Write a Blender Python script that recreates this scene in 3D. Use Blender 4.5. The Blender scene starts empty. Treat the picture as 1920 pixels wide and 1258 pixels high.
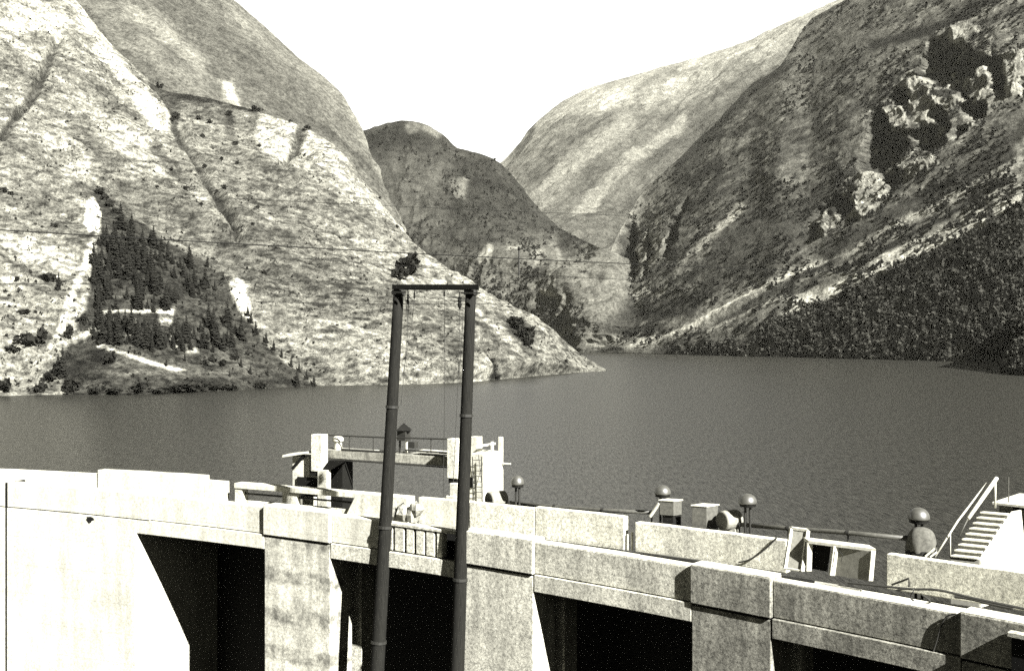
import bpy, math, random
import numpy as np
from mathutils import Vector

# ------------------------------------------------------------------ camera, sky, sun, exposure
F, HC, YH = 2000.0, 32.0, 629.0            # focal length in photo pixels, eye height above the lake, horizon row
SC = bpy.context.scene
COL = SC.collection
cam = bpy.data.objects.new('camera', bpy.data.cameras.new('camera'))
COL.objects.link(cam)
cam.location = (0, 0, HC)
cam.rotation_euler = (math.radians(90), 0, 0)
cam.data.sensor_width = 36.0
cam.data.lens = F / 1920 * 36.0
cam.data.clip_start = 0.1
cam.data.clip_end = 30000
SC.camera = cam

SUN_AZ, SUN_EL = math.radians(39), math.radians(36)
L = Vector((math.sin(SUN_AZ) * math.cos(SUN_EL), -math.cos(SUN_AZ) * math.cos(SUN_EL), math.sin(SUN_EL)))
sun = bpy.data.objects.new('sun', bpy.data.lights.new('sun', 'SUN'))
COL.objects.link(sun)
sun.location = (30, -40, 80)
sun.rotation_euler = (-L).to_track_quat('-Z', 'Y').to_euler()
sun.data.energy = 5.0
sun.data.angle = math.radians(0.5)
sun.data.color = (1.0, 0.985, 0.95)

wd = bpy.data.worlds.new('World')
SC.world = wd
wd.use_nodes = True
nt = wd.node_tree
nt.nodes.clear()
out = nt.nodes.new('ShaderNodeOutputWorld')
bg = nt.nodes.new('ShaderNodeBackground')
sky = nt.nodes.new('ShaderNodeTexSky')
sky.sky_type = 'NISHITA'
sky.sun_disc = False
sky.sun_elevation = SUN_EL
sky.sun_rotation = math.atan2(L.x, L.y)
sky.air_density = 0.3
sky.dust_density = 0.0
bw = nt.nodes.new('ShaderNodeSeparateColor')   # black-and-white film behind a red filter: a blue sky photographs dark
tint = nt.nodes.new('ShaderNodeMix'); tint.data_type = 'RGBA'; tint.blend_type = 'MULTIPLY'
tint.inputs[0].default_value = 1.0
tint.inputs[7].default_value = (1.0, 0.985, 0.82, 1)
nt.links.new(sky.outputs[0], bw.inputs[0])
nt.links.new(bw.outputs[0], tint.inputs[6])
nt.links.new(tint.outputs[2], bg.inputs[0])
bg.inputs[1].default_value = 0.05
# bank: white glow added only to the low sky up the valley
tc = nt.nodes.new('ShaderNodeTexCoord'); sp = nt.nodes.new('ShaderNodeSeparateXYZ')
nt.links.new(tc.outputs['Generated'], sp.inputs[0])
def rng(sock, a, b):
    n = nt.nodes.new('ShaderNodeMapRange'); n.interpolation_type = 'SMOOTHSTEP'; n.inputs[1].default_value = a; n.inputs[2].default_value = b
    nt.links.new(sock, n.inputs[0]); return n.outputs[0]
mul = nt.nodes.new('ShaderNodeMath'); mul.operation = 'MULTIPLY'
nt.links.new(rng(sp.outputs['Y'], 0.35, 0.75), mul.inputs[0]); nt.links.new(rng(sp.outputs['Z'], 0.55, 0.28), mul.inputs[1])
bank = nt.nodes.new('ShaderNodeBackground'); bank.inputs[0].default_value = (1, 0.995, 0.96, 1)
mul2 = nt.nodes.new('ShaderNodeMath'); mul2.operation = 'MULTIPLY'; mul2.inputs[1].default_value = 0.32
nt.links.new(mul.outputs[0], mul2.inputs[0]); nt.links.new(mul2.outputs[0], bank.inputs[1])
ad = nt.nodes.new('ShaderNodeAddShader'); nt.links.new(bg.outputs[0], ad.inputs[0]); nt.links.new(bank.outputs[0], ad.inputs[1])
nt.links.new(ad.outputs[0], out.inputs[0])

vs = SC.view_settings
vs.view_transform = 'Standard'
vs.look = 'None'
vs.exposure = 2.2
vs.gamma = 1.0
SC.render.film_transparent = False
SC.cycles.use_denoising = False
SC.cycles.use_adaptive_sampling = False
SC.cycles.max_bounces = 6
SC.cycles.diffuse_bounces = 1
SC.cycles.volume_bounces = 0
SC.cycles.caustics_reflective = False
SC.cycles.caustics_refractive = False

RND = random.Random(7)
NP = np.random.default_rng(11)

# ------------------------------------------------------------------ pixel helpers (photo pixels -> points in the place)
CX, CY, RR = -54.044, -43.035, 100.0       # centre of the crest arc; radius of the upstream parapet
def P(x, y, d):
    return np.array([(x - 960) / F * d, d, HC - (y - YH) / F * d])
def cyl(x, y, r):
    a = np.array([(x - 960) / F, 1.0]); c = np.array([CX, CY])
    A = a @ a; B = -2 * a @ c; D = c @ c - r * r
    d = (-B + math.sqrt(B * B - 4 * A * D)) / (2 * A)
    p = a * d
    return math.degrees(math.atan2(p[0] - CX, p[1] - CY)), HC - (y - YH) / F * d
def pol(phi, r, z):
    q = math.radians(phi)
    return Vector((CX + r * math.sin(q), CY + r * math.cos(q), z))
def onr(x, y, r):
    ph, z = cyl(x, y, r)
    return pol(ph, r, z)
def frame_at(phi):
    q = math.radians(phi)
    return Vector((math.cos(q), -math.sin(q), 0)), Vector((math.sin(q), math.cos(q), 0))

# ------------------------------------------------------------------ mesh builder
class MB:
    def __init__(s): s.v = []; s.f = []
    def add(s, vs_, fs):
        b = len(s.v); s.v += [tuple(p) for p in vs_]; s.f += [tuple(i + b for i in f) for f in fs]
    def hexa(s, p):            # 8 points: bottom 4 ccw, top 4 ccw
        s.add(p, [(3, 2, 1, 0), (4, 5, 6, 7), (0, 1, 5, 4), (1, 2, 6, 5), (2, 3, 7, 6), (3, 0, 4, 7)])
    def box(s, o, ax, ay, az):  # o = corner, three edge vectors
        o = Vector(o); ax = Vector(ax); ay = Vector(ay); az = Vector(az)
        s.hexa([o, o + ax, o + ax + ay, o + ay, o + az, o + ax + az, o + ax + ay + az, o + ay + az])
    def cbox(s, c, phi, wt, wu, z0, z1, yaw=0.0):   # box on the crest: wide along the crest, deep upstream
        t, u = frame_at(phi)
        if yaw:
            q = math.radians(yaw); t, u = t * math.cos(q) + u * math.sin(q), u * math.cos(q) - t * math.sin(q)
        o = Vector((c[0], c[1], 0)) - t * wt / 2 - u * wu / 2; o.z = z0
        s.box(o, t * wt, u * wu, (0, 0, z1 - z0))
    def arc(s, p0, p1, r0, r1, z0, z1, step=0.6, tilt=0.0, jag=0.0, seed=0):
        n = max(1, int(abs(p1 - p0) / step)); rg = random.Random(seed)
        V = []; Fc = []
        for i in range(n + 1):
            ph = p0 + (p1 - p0) * i / n
            dz = tilt * (ph - 30)
            j = rg.uniform(-jag, jag) if jag else 0
            V += [pol(ph, r0, z0 + dz), pol(ph, r1, z0 + dz), pol(ph, r1, z1 + dz + j), pol(ph, r0, z1 + dz + j)]
        for i in range(n):
            a = 4 * i; b = a + 4
            for k in range(4):
                k2 = (k + 1) % 4
                Fc.append((a + k, a + k2, b + k2, b + k))
        Fc.append((3, 2, 1, 0)); e = 4 * n; Fc.append((e, e + 1, e + 2, e + 3))
        s.add(V, Fc)
    def prect(s, x0, y0, x1, y1, r0, dr):   # block on the crest whose front covers a rectangle of the photo
        xm = (x0 + x1) / 2; ym = (y0 + y1) / 2
        a = cyl(x0, ym, r0)[0]; b = cyl(x1, ym, r0)[0]
        z1 = cyl(xm, y0, r0)[1]; z0 = cyl(xm, y1, r0)[1]
        s.arc(a, b, r0, r0 + dr, z0, z1, step=2)
    def tube(s, pts, rad, n=8, cap=True):
        pts = [Vector(p) for p in pts]
        rads = rad if isinstance(rad, (list, tuple)) else [rad] * len(pts)
        V = []; Fc = []
        for i, p in enumerate(pts):
            d = (pts[min(i + 1, len(pts) - 1)] - pts[max(i - 1, 0)]).normalized()
            a = d.cross(Vector((0, 0, 1)))
            if a.length < 1e-3: a = Vector((1, 0, 0))
            a.normalize(); b = d.cross(a)
            for k in range(n):
                q = 2 * math.pi * k / n
                V.append(p + (a * math.cos(q) + b * math.sin(q)) * rads[i])
        for i in range(len(pts) - 1):
            for k in range(n):
                k2 = (k + 1) % n
                Fc.append((i * n + k, i * n + k2, (i + 1) * n + k2, (i + 1) * n + k))
        if cap:
            Fc.append(tuple(range(n - 1, -1, -1))); e = (len(pts) - 1) * n; Fc.append(tuple(range(e, e + n)))
        s.add(V, Fc)
    def lathe(s, o, prof, n=20, axis=(0, 0, 1)):   # prof: (radius, along axis)
        o = Vector(o); ax = Vector(axis).normalized()
        a = ax.cross(Vector((0, 0, 1)))
        if a.length < 1e-3: a = Vector((1, 0, 0))
        a.normalize(); b = ax.cross(a)
        V = []; Fc = []
        for (r, h) in prof:
            for k in range(n):
                q = 2 * math.pi * k / n
                V.append(o + ax * h + (a * math.cos(q) + b * math.sin(q)) * max(r, 1e-4))
        for i in range(len(prof) - 1):
            for k in range(n):
                k2 = (k + 1) % n
                Fc.append((i * n + k, i * n + k2, (i + 1) * n + k2, (i + 1) * n + k))
        Fc.append(tuple(range(n - 1, -1, -1))); e = (len(prof) - 1) * n; Fc.append(tuple(range(e, e + n)))
        s.add(V, Fc)
    def build(s, name, mat, parent=None, base=None, bevel=0.0, smooth=False, link=True):
        if parent is not None: o = Vector(parent['_w'])
        elif base is not None: o = Vector(base)
        else:
            a = np.array(s.v); o = Vector((a[:, 0].mean(), a[:, 1].mean(), a[:, 2].min()))
        me = bpy.data.meshes.new(name)
        me.from_pydata([tuple(Vector(p) - o) for p in s.v], [], s.f)
        me.materials.append(mat)
        me.update()
        import bmesh
        bm = bmesh.new(); bm.from_mesh(me); bmesh.ops.recalc_face_normals(bm, faces=bm.faces[:]); bm.to_mesh(me); bm.free()
        if smooth:
            me.polygons.foreach_set('use_smooth', [True] * len(me.polygons))
        ob = bpy.data.objects.new(name, me)
        COL.objects.link(ob)
        ob['_w'] = tuple(o)
        if parent is not None:
            ob.parent = parent; ob.location = (0, 0, 0)
        else: ob.location = o
        if bevel:
            m = ob.modifiers.new('bevel', 'BEVEL'); m.width = bevel; m.segments = 2; m.limit_method = 'ANGLE'
            m.angle_limit = math.radians(50)
        return ob

def tag(o, label=None, cat=None, group=None, kind=None):
    if label: o['label'] = label
    if cat: o['category'] = cat
    if group: o['group'] = group
    if kind: o['kind'] = kind
    return o
def thing(name, base, label, cat, group=None):
    o = bpy.data.objects.new(name, None); COL.objects.link(o)
    o.empty_display_size = 0.2
    o.location = base; o['_w'] = tuple(base)
    return tag(o, label, cat, group)

# ------------------------------------------------------------------ materials
TINT = (1.0, 0.982, 0.83)
def grey(v): return (v * TINT[0], v * TINT[1], v * TINT[2], 1)
def node(nt, t, **kw):
    n = nt.nodes.new(t)
    for k, v in kw.items(): setattr(n, k, v)
    return n
def base_mat(name):
    m = bpy.data.materials.new(name); m.use_nodes = True
    nt = m.node_tree
    return m, nt, nt.nodes['Principled BSDF']
def nz(nt, vec, scale, detail=6, rough=0.6, sc=(1, 1, 1)):
    mp = node(nt, 'ShaderNodeMapping'); mp.inputs['Scale'].default_value = sc
    nt.links.new(vec, mp.inputs['Vector'])
    n = node(nt, 'ShaderNodeTexNoise'); n.inputs['Scale'].default_value = scale
    n.inputs['Detail'].default_value = detail; n.inputs['Roughness'].default_value = rough
    nt.links.new(mp.outputs[0], n.inputs['Vector'])
    return n.outputs['Fac']
def mathn(nt, op, a, b=None, clamp=False):
    n = node(nt, 'ShaderNodeMath', operation=op); n.use_clamp = clamp
    for i, v in enumerate((a, b)):
        if v is None: continue
        if isinstance(v, (int, float)): n.inputs[i].default_value = v
        else: nt.links.new(v, n.inputs[i])
    return n.outputs[0]
def maprange(nt, v, a, b, c, d):
    n = node(nt, 'ShaderNodeMapRange'); nt.links.new(v, n.inputs[0])
    for i, x in enumerate((a, b, c, d)): n.inputs[i + 1].default_value = x
    return n.outputs[0]
def tinted(nt, fac, bsdf):
    n = node(nt, 'ShaderNodeVectorMath', operation='SCALE')
    n.inputs[0].default_value = TINT
    nt.links.new(fac, n.inputs['Scale'])
    nt.links.new(n.outputs[0], bsdf.inputs['Base Color'])
def pos(nt): return node(nt, 'ShaderNodeNewGeometry').outputs['Position']

def concrete(name, alb, stain=0.5, grain=0.45, bumpd=0.012, band=0.0):
    m, nt, b = base_mat(name); p = pos(nt)
    blot = maprange(nt, nz(nt, p, 0.9, 6, 0.65), 0.35, 0.62, 1 - stain * 0.55, 1.0)
    streak = maprange(nt, nz(nt, p, 2.2, 5, 0.65, (1, 1, 0.12)), 0.38, 0.6, 1 - stain * 0.6, 1.0)
    gr = maprange(nt, nz(nt, p, 9.0, 9, 1.0), 0.42, 0.58, 1 - grain, 1 + grain)
    v = mathn(nt, 'MULTIPLY', mathn(nt, 'MULTIPLY', blot, streak), gr)
    if band:
        z = node(nt, 'ShaderNodeSeparateXYZ'); nt.links.new(p, z.inputs[0])
        w = mathn(nt, 'SINE', mathn(nt, 'MULTIPLY', mathn(nt, 'ADD', z.outputs[2], mathn(nt, 'MULTIPLY', nz(nt, p, 0.8, 4, 0.6), 0.5)), 4.2))
        bd = mathn(nt, 'MULTIPLY', maprange(nt, w, 0.0, 0.7, 0, band), maprange(nt, nz(nt, p, 1.7, 6, 0.7), 0.4, 0.6, 0.0, 1.0))
        v = mathn(nt, 'MULTIPLY', v, mathn(nt, 'SUBTRACT', 1.0, bd))
    zz = node(nt, 'ShaderNodeSeparateXYZ'); nt.links.new(p, zz.inputs[0])
    fr_ = mathn(nt, 'FRACT', mathn(nt, 'ADD', mathn(nt, 'MULTIPLY', zz.outputs[2], 0.8), mathn(nt, 'MULTIPLY', nz(nt, p, 1.5, 3, 0.6), 0.02)))
    v = mathn(nt, 'MULTIPLY', v, maprange(nt, mathn(nt, 'ABSOLUTE', mathn(nt, 'SUBTRACT', fr_, 0.5)), 0.0, 0.016, 0.72, 1.0))
    tinted(nt, mathn(nt, 'MULTIPLY', v, alb), b)
    b.inputs['Roughness'].default_value = 0.9
    b.inputs['Specular IOR Level'].default_value = 0.2
    bp = node(nt, 'ShaderNodeBump'); bp.inputs['Distance'].default_value = bumpd; bp.inputs['Strength'].default_value = 0.9
    nt.links.new(nz(nt, p, 7.0, 8, 0.75), bp.inputs['Height']); nt.links.new(bp.outputs[0], b.inputs['Normal'])
    return m
def simple(name, alb, rough=0.7, metal=0.0, var=0.35, scale=6.0, sc=(1, 1, 1), spec=0.3):
    m, nt, b = base_mat(name); p = pos(nt)
    v = mathn(nt, 'MULTIPLY', maprange(nt, nz(nt, p, scale, 7, 0.8, sc), 0.3, 0.7, 1 - var, 1 + var), alb)
    tinted(nt, v, b)
    b.inputs['Roughness'].default_value = rough; b.inputs['Metallic'].default_value = metal
    b.inputs['Specular IOR Level'].default_value = spec
    return m
def terrain_mat(name, grain=0.8, gs=0.35, bumpd=2.5, patch=0.5):
    m, nt, b = base_mat(name); p = pos(nt)
    at = node(nt, 'ShaderNodeAttribute'); at.attribute_name = 'cover'
    g = maprange(nt, nz(nt, p, gs, 9, 1.0), 0.425, 0.575, 1 - grain, 1 + grain)
    g2 = maprange(nt, nz(nt, p, 0.03, 8, 0.7), 0.35, 0.65, 1 - patch, 1 + patch)
    v = mathn(nt, 'MULTIPLY', mathn(nt, 'MULTIPLY', g, g2), at.outputs['Fac'])
    v = mathn(nt, 'MAXIMUM', v, 0.004)
    tinted(nt, v, b)
    b.inputs['Roughness'].default_value = 0.95; b.inputs['Specular IOR Level'].default_value = 0.05
    bp = node(nt, 'ShaderNodeBump'); bp.inputs['Distance'].default_value = bumpd; bp.inputs['Strength'].default_value = 0.8
    nt.links.new(nz(nt, p, 0.12, 9, 0.75), bp.inputs['Height']); nt.links.new(bp.outputs[0], b.inputs['Normal'])
    return m

M = dict(
    dam=concrete('dam_concrete', 0.50, 0.5, 0.8, band=0.0),
    dim_face=concrete('shade_toned_concrete', 0.30, 0.7, 0.85),  # darker tone paints in the dimness of faces the sun grazes
    shaft=concrete('pier_concrete', 0.54, 0.6, 0.6, band=0.65),
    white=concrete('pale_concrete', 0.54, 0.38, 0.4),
    wall=concrete('parapet_concrete', 0.58, 0.45, 0.7),
    deck=concrete('road_surface', 0.33, 0.6, 0.5),
    joint_shade=concrete('joint_and_shade_concrete', 0.006, 0.5, 0.4),  # near-black for joints, the spall and painted-in shade
    old=concrete('weathered_concrete', 0.30, 0.7, 0.6),
    wood=simple('weathered_wood', 0.011, 0.9, 0, 0.85, 7.0, (6, 6, 0.25), 0.1),
    timber=simple('pale_timber', 0.40, 0.8, 0, 0.4, 5.0),
    iron=simple('dark_iron', 0.02, 0.6, 0.0, 0.4),
    black=simple('black_steel', 0.008, 0.7, 0.0, 0.3, spec=0.1),
    pipe=simple('painted_pipe', 0.06, 0.5, 0, 0.5),
    dome=simple('lamp_dome_metal', 0.055, 0.42, 0.0, 0.35, spec=1.0),
    lightm=simple('pale_metal', 0.45, 0.6, 0, 0.4),
    tarp=simple('grey_tarpaulin', 0.075, 0.9, 0, 0.6, 9.0),
    panel=simple('grey_board', 0.20, 0.8, 0.0, 0.4, 9.0),
    crate=simple('grey_sheet_metal', 0.075, 0.7, 0, 0.5, 9.0),
    rubber=simple('rubber_hose', 0.03, 0.7, 0, 0.3),
    leaf=simple('conifer_needles', 0.012, 0.9, 0, 0.6, 0.6, spec=0.05),
    woodleaf=simple('broadleaf_foliage', 0.030, 0.9, 0, 0.8, 0.15, spec=0.05),
    bush=simple('shrub_leaves', 0.014, 0.9, 0, 0.6, 0.6, spec=0.05),
    bark=simple('tree_bark', 0.06, 0.9, 0, 0.4),
)

# ------------------------------------------------------------------ numpy noise
def _hash(ix, iy, iz, seed):
    h = (ix * 374761393 + iy * 668265263 + iz * 2147483647 + seed * 974711) & 0xFFFFFFFF
    h = ((h ^ (h >> 13)) * 1274126177) & 0xFFFFFFFF
    h = (h ^ (h >> 16)) & 0xFFFFFF
    return h / float(0xFFFFFF)
def vnoise(p, seed=0):
    i = np.floor(p).astype(np.int64); f = p - i; w = f * f * f * (f * (f * 6 - 15) + 10)
    r = 0
    for dx in (0, 1):
        for dy in (0, 1):
            for dz in (0, 1):
                k = (w[..., 0] if dx else 1 - w[..., 0]) * (w[..., 1] if dy else 1 - w[..., 1]) * (w[..., 2] if dz else 1 - w[..., 2])
                r = r + k * _hash(i[..., 0] + dx, i[..., 1] + dy, i[..., 2] + dz, seed)
    return r * 2 - 1
def fbm(p, size, octv=5, gain=0.55, seed=0):
    r = 0; a = 1.0; t = 0; q = p / size
    for o in range(octv):
        r = r + a * vnoise(q, seed + o); t += a; a *= gain; q = q * 2.03 + 17.1
    return r / t
def ridged(p, size, octv=4, gain=0.55, seed=0):
    r = 0; a = 1.0; t = 0; q = p / size
    for o in range(octv):
        r = r + a * (1 - 2 * np.abs(vnoise(q, seed + o))); t += a; a *= gain; q = q * 2.03 + 17.1
    return r / t
def sstep(a, b, x):
    t = np.clip((x - a) / (b - a), 0, 1); return t * t * (3 - 2 * t)
def seg_dist(x, y, pts, closed):
    n = len(pts); best = np.full(x.shape, 1e9)
    for i in range(n if closed else n - 1):
        ax, ay = pts[i]; bx, by = pts[(i + 1) % n]
        dx, dy = bx - ax, by - ay; l2 = dx * dx + dy * dy + 1e-9
        t = np.clip(((x - ax) * dx + (y - ay) * dy) / l2, 0, 1)
        best = np.minimum(best, np.hypot(x - ax - t * dx, y - ay - t * dy))
    return best
def inpoly(x, y, pts):
    c = np.zeros(x.shape, bool); n = len(pts); j = n - 1
    for i in range(n):
        xi, yi = pts[i]; xj, yj = pts[j]
        if yi != yj:
            c ^= ((yi > y) != (yj > y)) & (x < (xj - xi) * (y - yi) / (yj - yi) + xi)
        j = i
    return c
def mpoly(x, y, pts, w=6):
    d = seg_dist(x, y, pts, True); d = np.where(inpoly(x, y, pts), d, -d)
    return sstep(-w, w, d)
def mline(x, y, pts, wid, w=4):
    return 1 - sstep(wid / 2 - w / 2, wid / 2 + w, seg_dist(x, y, pts, False))

# ------------------------------------------------------------------ terrain: a slope lofted from its foot to its ridge
class Slope:
    def __init__(s, name, curves, nx, ny, mat, seed, disp, cover, back=600, ridge_keep=0.3, dsm=90, bdir=(0, 1)):
        x0 = max(c[0][0] for c in curves); x1 = min(c[-1][0] for c in curves)
        s.x0, s.x1, s.nx, s.ny = x0, x1, nx, ny
        xs = np.linspace(x0, x1, nx)
        ys = []; ds = []
        for c in curves:
            a = np.array(c, float)
            ys.append(np.interp(xs, a[:, 0], a[:, 1])); ds.append(np.interp(xs, a[:, 0], a[:, 2]))
        ys = np.array(ys); ds = np.array(ds)               # K, nx  (from foot to ridge)
        def smooth(a, px):
            w = max(1, int(px / (x1 - x0) * nx)); k = np.hanning(2 * w + 3); k /= k.sum()
            return np.convolve(np.pad(a, w + 1, mode='reflect', reflect_type='odd'), k, 'valid')
        ys[-1] = smooth(ys[-1], 16); crest = ys[-1] - smooth(ys[-1], 190); ys[-1] = ys[-1] - crest
        ds = np.array([smooth(a, dsm) for a in ds])
        K = len(curves)
        Y = np.zeros((ny, nx)); D = np.zeros((ny, nx))
        per = np.linspace(0, K - 1, ny)
        for j, t in enumerate(per):
            k = min(int(t), K - 2); q = t - k
            Y[j] = ys[k] * (1 - q) + ys[k + 1] * q + crest * (t / (K - 1)) ** 8
            D[j] = 1 / ((1 - q) / ds[k] + q / ds[k + 1])   # straight in space between the curves
        X = np.repeat(xs[None], ny, 0)
        s.X, s.Y = X, Y
        pt = np.stack([(X - 960) / F * D, D, HC - (Y - YH) / F * D], -1)
        du = np.gradient(pt, axis=1); dv = np.gradient(pt, axis=0)
        nrm = np.cross(du, dv); nrm /= np.linalg.norm(nrm, axis=-1, keepdims=True) + 1e-9
        nrm = np.where(nrm[..., 2:3] < 0, -nrm, nrm)
        s.pt0 = pt
        s.v = v = np.repeat((per / (K - 1))[:, None], nx, 1)
        fade = sstep(0, 0.04, v) * (1 - (1 - ridge_keep) * sstep(0.9, 1.0, v))
        dd = disp(s, pt, nrm, X, Y)
        if dd.ndim == 2: dd = nrm * dd[..., None]
        pt = pt + dd * fade[..., None]
        s.pt = pt; s.v = v
        cov = np.clip(cover(s, pt, X, Y), 0.004, 0.8)
        # foot skirt under the water, and the far side of the ridge
        sk = pt[0].copy(); sk[:, 2] -= 25
        bk = np.minimum(back, np.maximum(pt[-1][:, 2], 0) * 1.2)[:, None]; bd = np.array([bdir[0], bdir[1], 0.0])
        bk1 = pt[-1] + bk * (0.4 * bd + np.array([0, 0, -0.15])); bk2 = pt[-1] + bk * bd
        bk2[:, 2] = np.minimum(bk2[:, 2] - bk[:, 0] * 0.6, bk2[:, 2] * 0.3)
        allp = np.concatenate([sk[None], pt, bk1[None], bk2[None]], 0)
        allc = np.concatenate([cov[:1], cov, cov[-1:], cov[-1:]], 0)
        R_ = allp.shape[0]
        idx = np.arange(R_ * nx).reshape(R_, nx)
        fa = np.stack([idx[:-1, :-1], idx[:-1, 1:], idx[1:, 1:], idx[1:, :-1]], -1).reshape(-1, 4)
        me = bpy.data.meshes.new(name)
        me.vertices.add(R_ * nx); me.vertices.foreach_set('co', allp.reshape(-1).astype(np.float32))
        me.loops.add(fa.size); me.loops.foreach_set('vertex_index', fa.reshape(-1).astype(np.int32))
        me.polygons.add(len(fa)); me.polygons.foreach_set('loop_start', np.arange(0, fa.size, 4, dtype=np.int32))
        me.polygons.foreach_set('use_smooth', np.ones(len(fa), bool))
        me.update(calc_edges=True)
        at = me.attributes.new('cover', 'FLOAT', 'POINT'); at.data.foreach_set('value', allc.reshape(-1).astype(np.float32))
        me.materials.append(mat)
        s.ob = bpy.data.objects.new(name, me); COL.objects.link(s.ob)
        s.ob['kind'] = 'structure'
    def at(s, x, y):
        i = int(round((x - s.x0) / (s.x1 - s.x0) * (s.nx - 1))); i = min(max(i, 0), s.nx - 1)
        c = s.Y[:, i]
        j = int(np.argmin(np.abs(c - y)))
        return s.pt[j, i]

def paint(x, y, base, items, wx, wy):
    """items: ('p', polygon, value, edge) or ('l', line, width, value); wx, wy: ragged natural edges"""
    a = base
    for it in items:
        if it[0] == 'p':
            m = mpoly(x + wx, y + wy, it[1], it[3] if len(it) > 3 else 6); v = it[2]
        else:
            m = mline(x + wx * 0.6, y + wy * 0.6, it[1], it[2], max(3, it[2] * 0.5)); v = it[3]
        a = a * (1 - m) + v * m
    return a

def water_d(y): return HC * F / (y - YH)
def foot(lst): return [(x, y, water_d(y)) for x, y in lst]
def zc(lst, ox=1200, oy=0, k=2.6208): return [(ox + a / k, oy + b / k) for a, b in lst]

# ---- left: the slid slope
ROCK = terrain_mat('slid_slope_ground', 1.0, 0.30, 5.0, 0.5)
WOOD = terrain_mat('wooded_slope_ground', 0.8, 0.22, 3.0, 0.5)
FAR = terrain_mat('far_slope_ground', 0.7, 0.12, 5.0, 0.4)

def aniso(pt, sdir, stretch):
    sdir = sdir / np.linalg.norm(sdir)
    al = pt @ sdir
    return pt - (al * (1 - 1 / stretch))[..., None] * sdir

TRI = [(178, 368), (210, 395), (270, 418), (310, 458), (372, 486), (402, 520), (432, 560), (470, 620), (530, 682), (602, 724),
       (560, 742), (125, 745), (108, 690), (132, 650), (160, 590), (172, 520), (186, 440)]
def disp_left(s, pt, n, X, Y):
    a = aniso(pt, np.array([0.75, -0.30, -0.45]), 4.0)
    d = 16 * fbm(pt, 260, 3, 0.5, 3) + 9 * ridged(a, 70, 4, 0.55, 9) + 4.0 * ridged(aniso(pt, np.array([0.75, -0.30, -0.45]), 2.5), 24, 4, 0.6, 19) + 2.8 * fbm(pt, 12, 4, 0.65, 21)
    d = d * (1 - 0.75 * mpoly(X, Y, TRI, 20)) * (1 - 0.95 * sstep(960, 1120, X))
    d = d + 10 * mline(X, Y, [(120, -10), (200, 92), (300, 200), (350, 262)], 26, 22)          # the spur
    d = d - 7 * mline(X, Y, [(0, 275), (60, 190), (105, 85)], 8, 8)                       # gullies
    d = d - 10 * mline(X, Y, [(318, 215), (332, 265), (380, 330), (430, 420), (445, 450)], 8, 14)
    d = d - 12 * mline(X, Y, [(566, 242), (548, 280), (530, 315)], 9, 12)
    d = d - 10 * mline(X, Y, [(895, 672), (940, 718)], 12, 10)
    d = d - 16 * mpoly(X, Y, [(300, 182), (400, 192), (490, 212), (570, 242), (600, 300), (500, 300), (340, 250)], 12)
    return d
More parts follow.
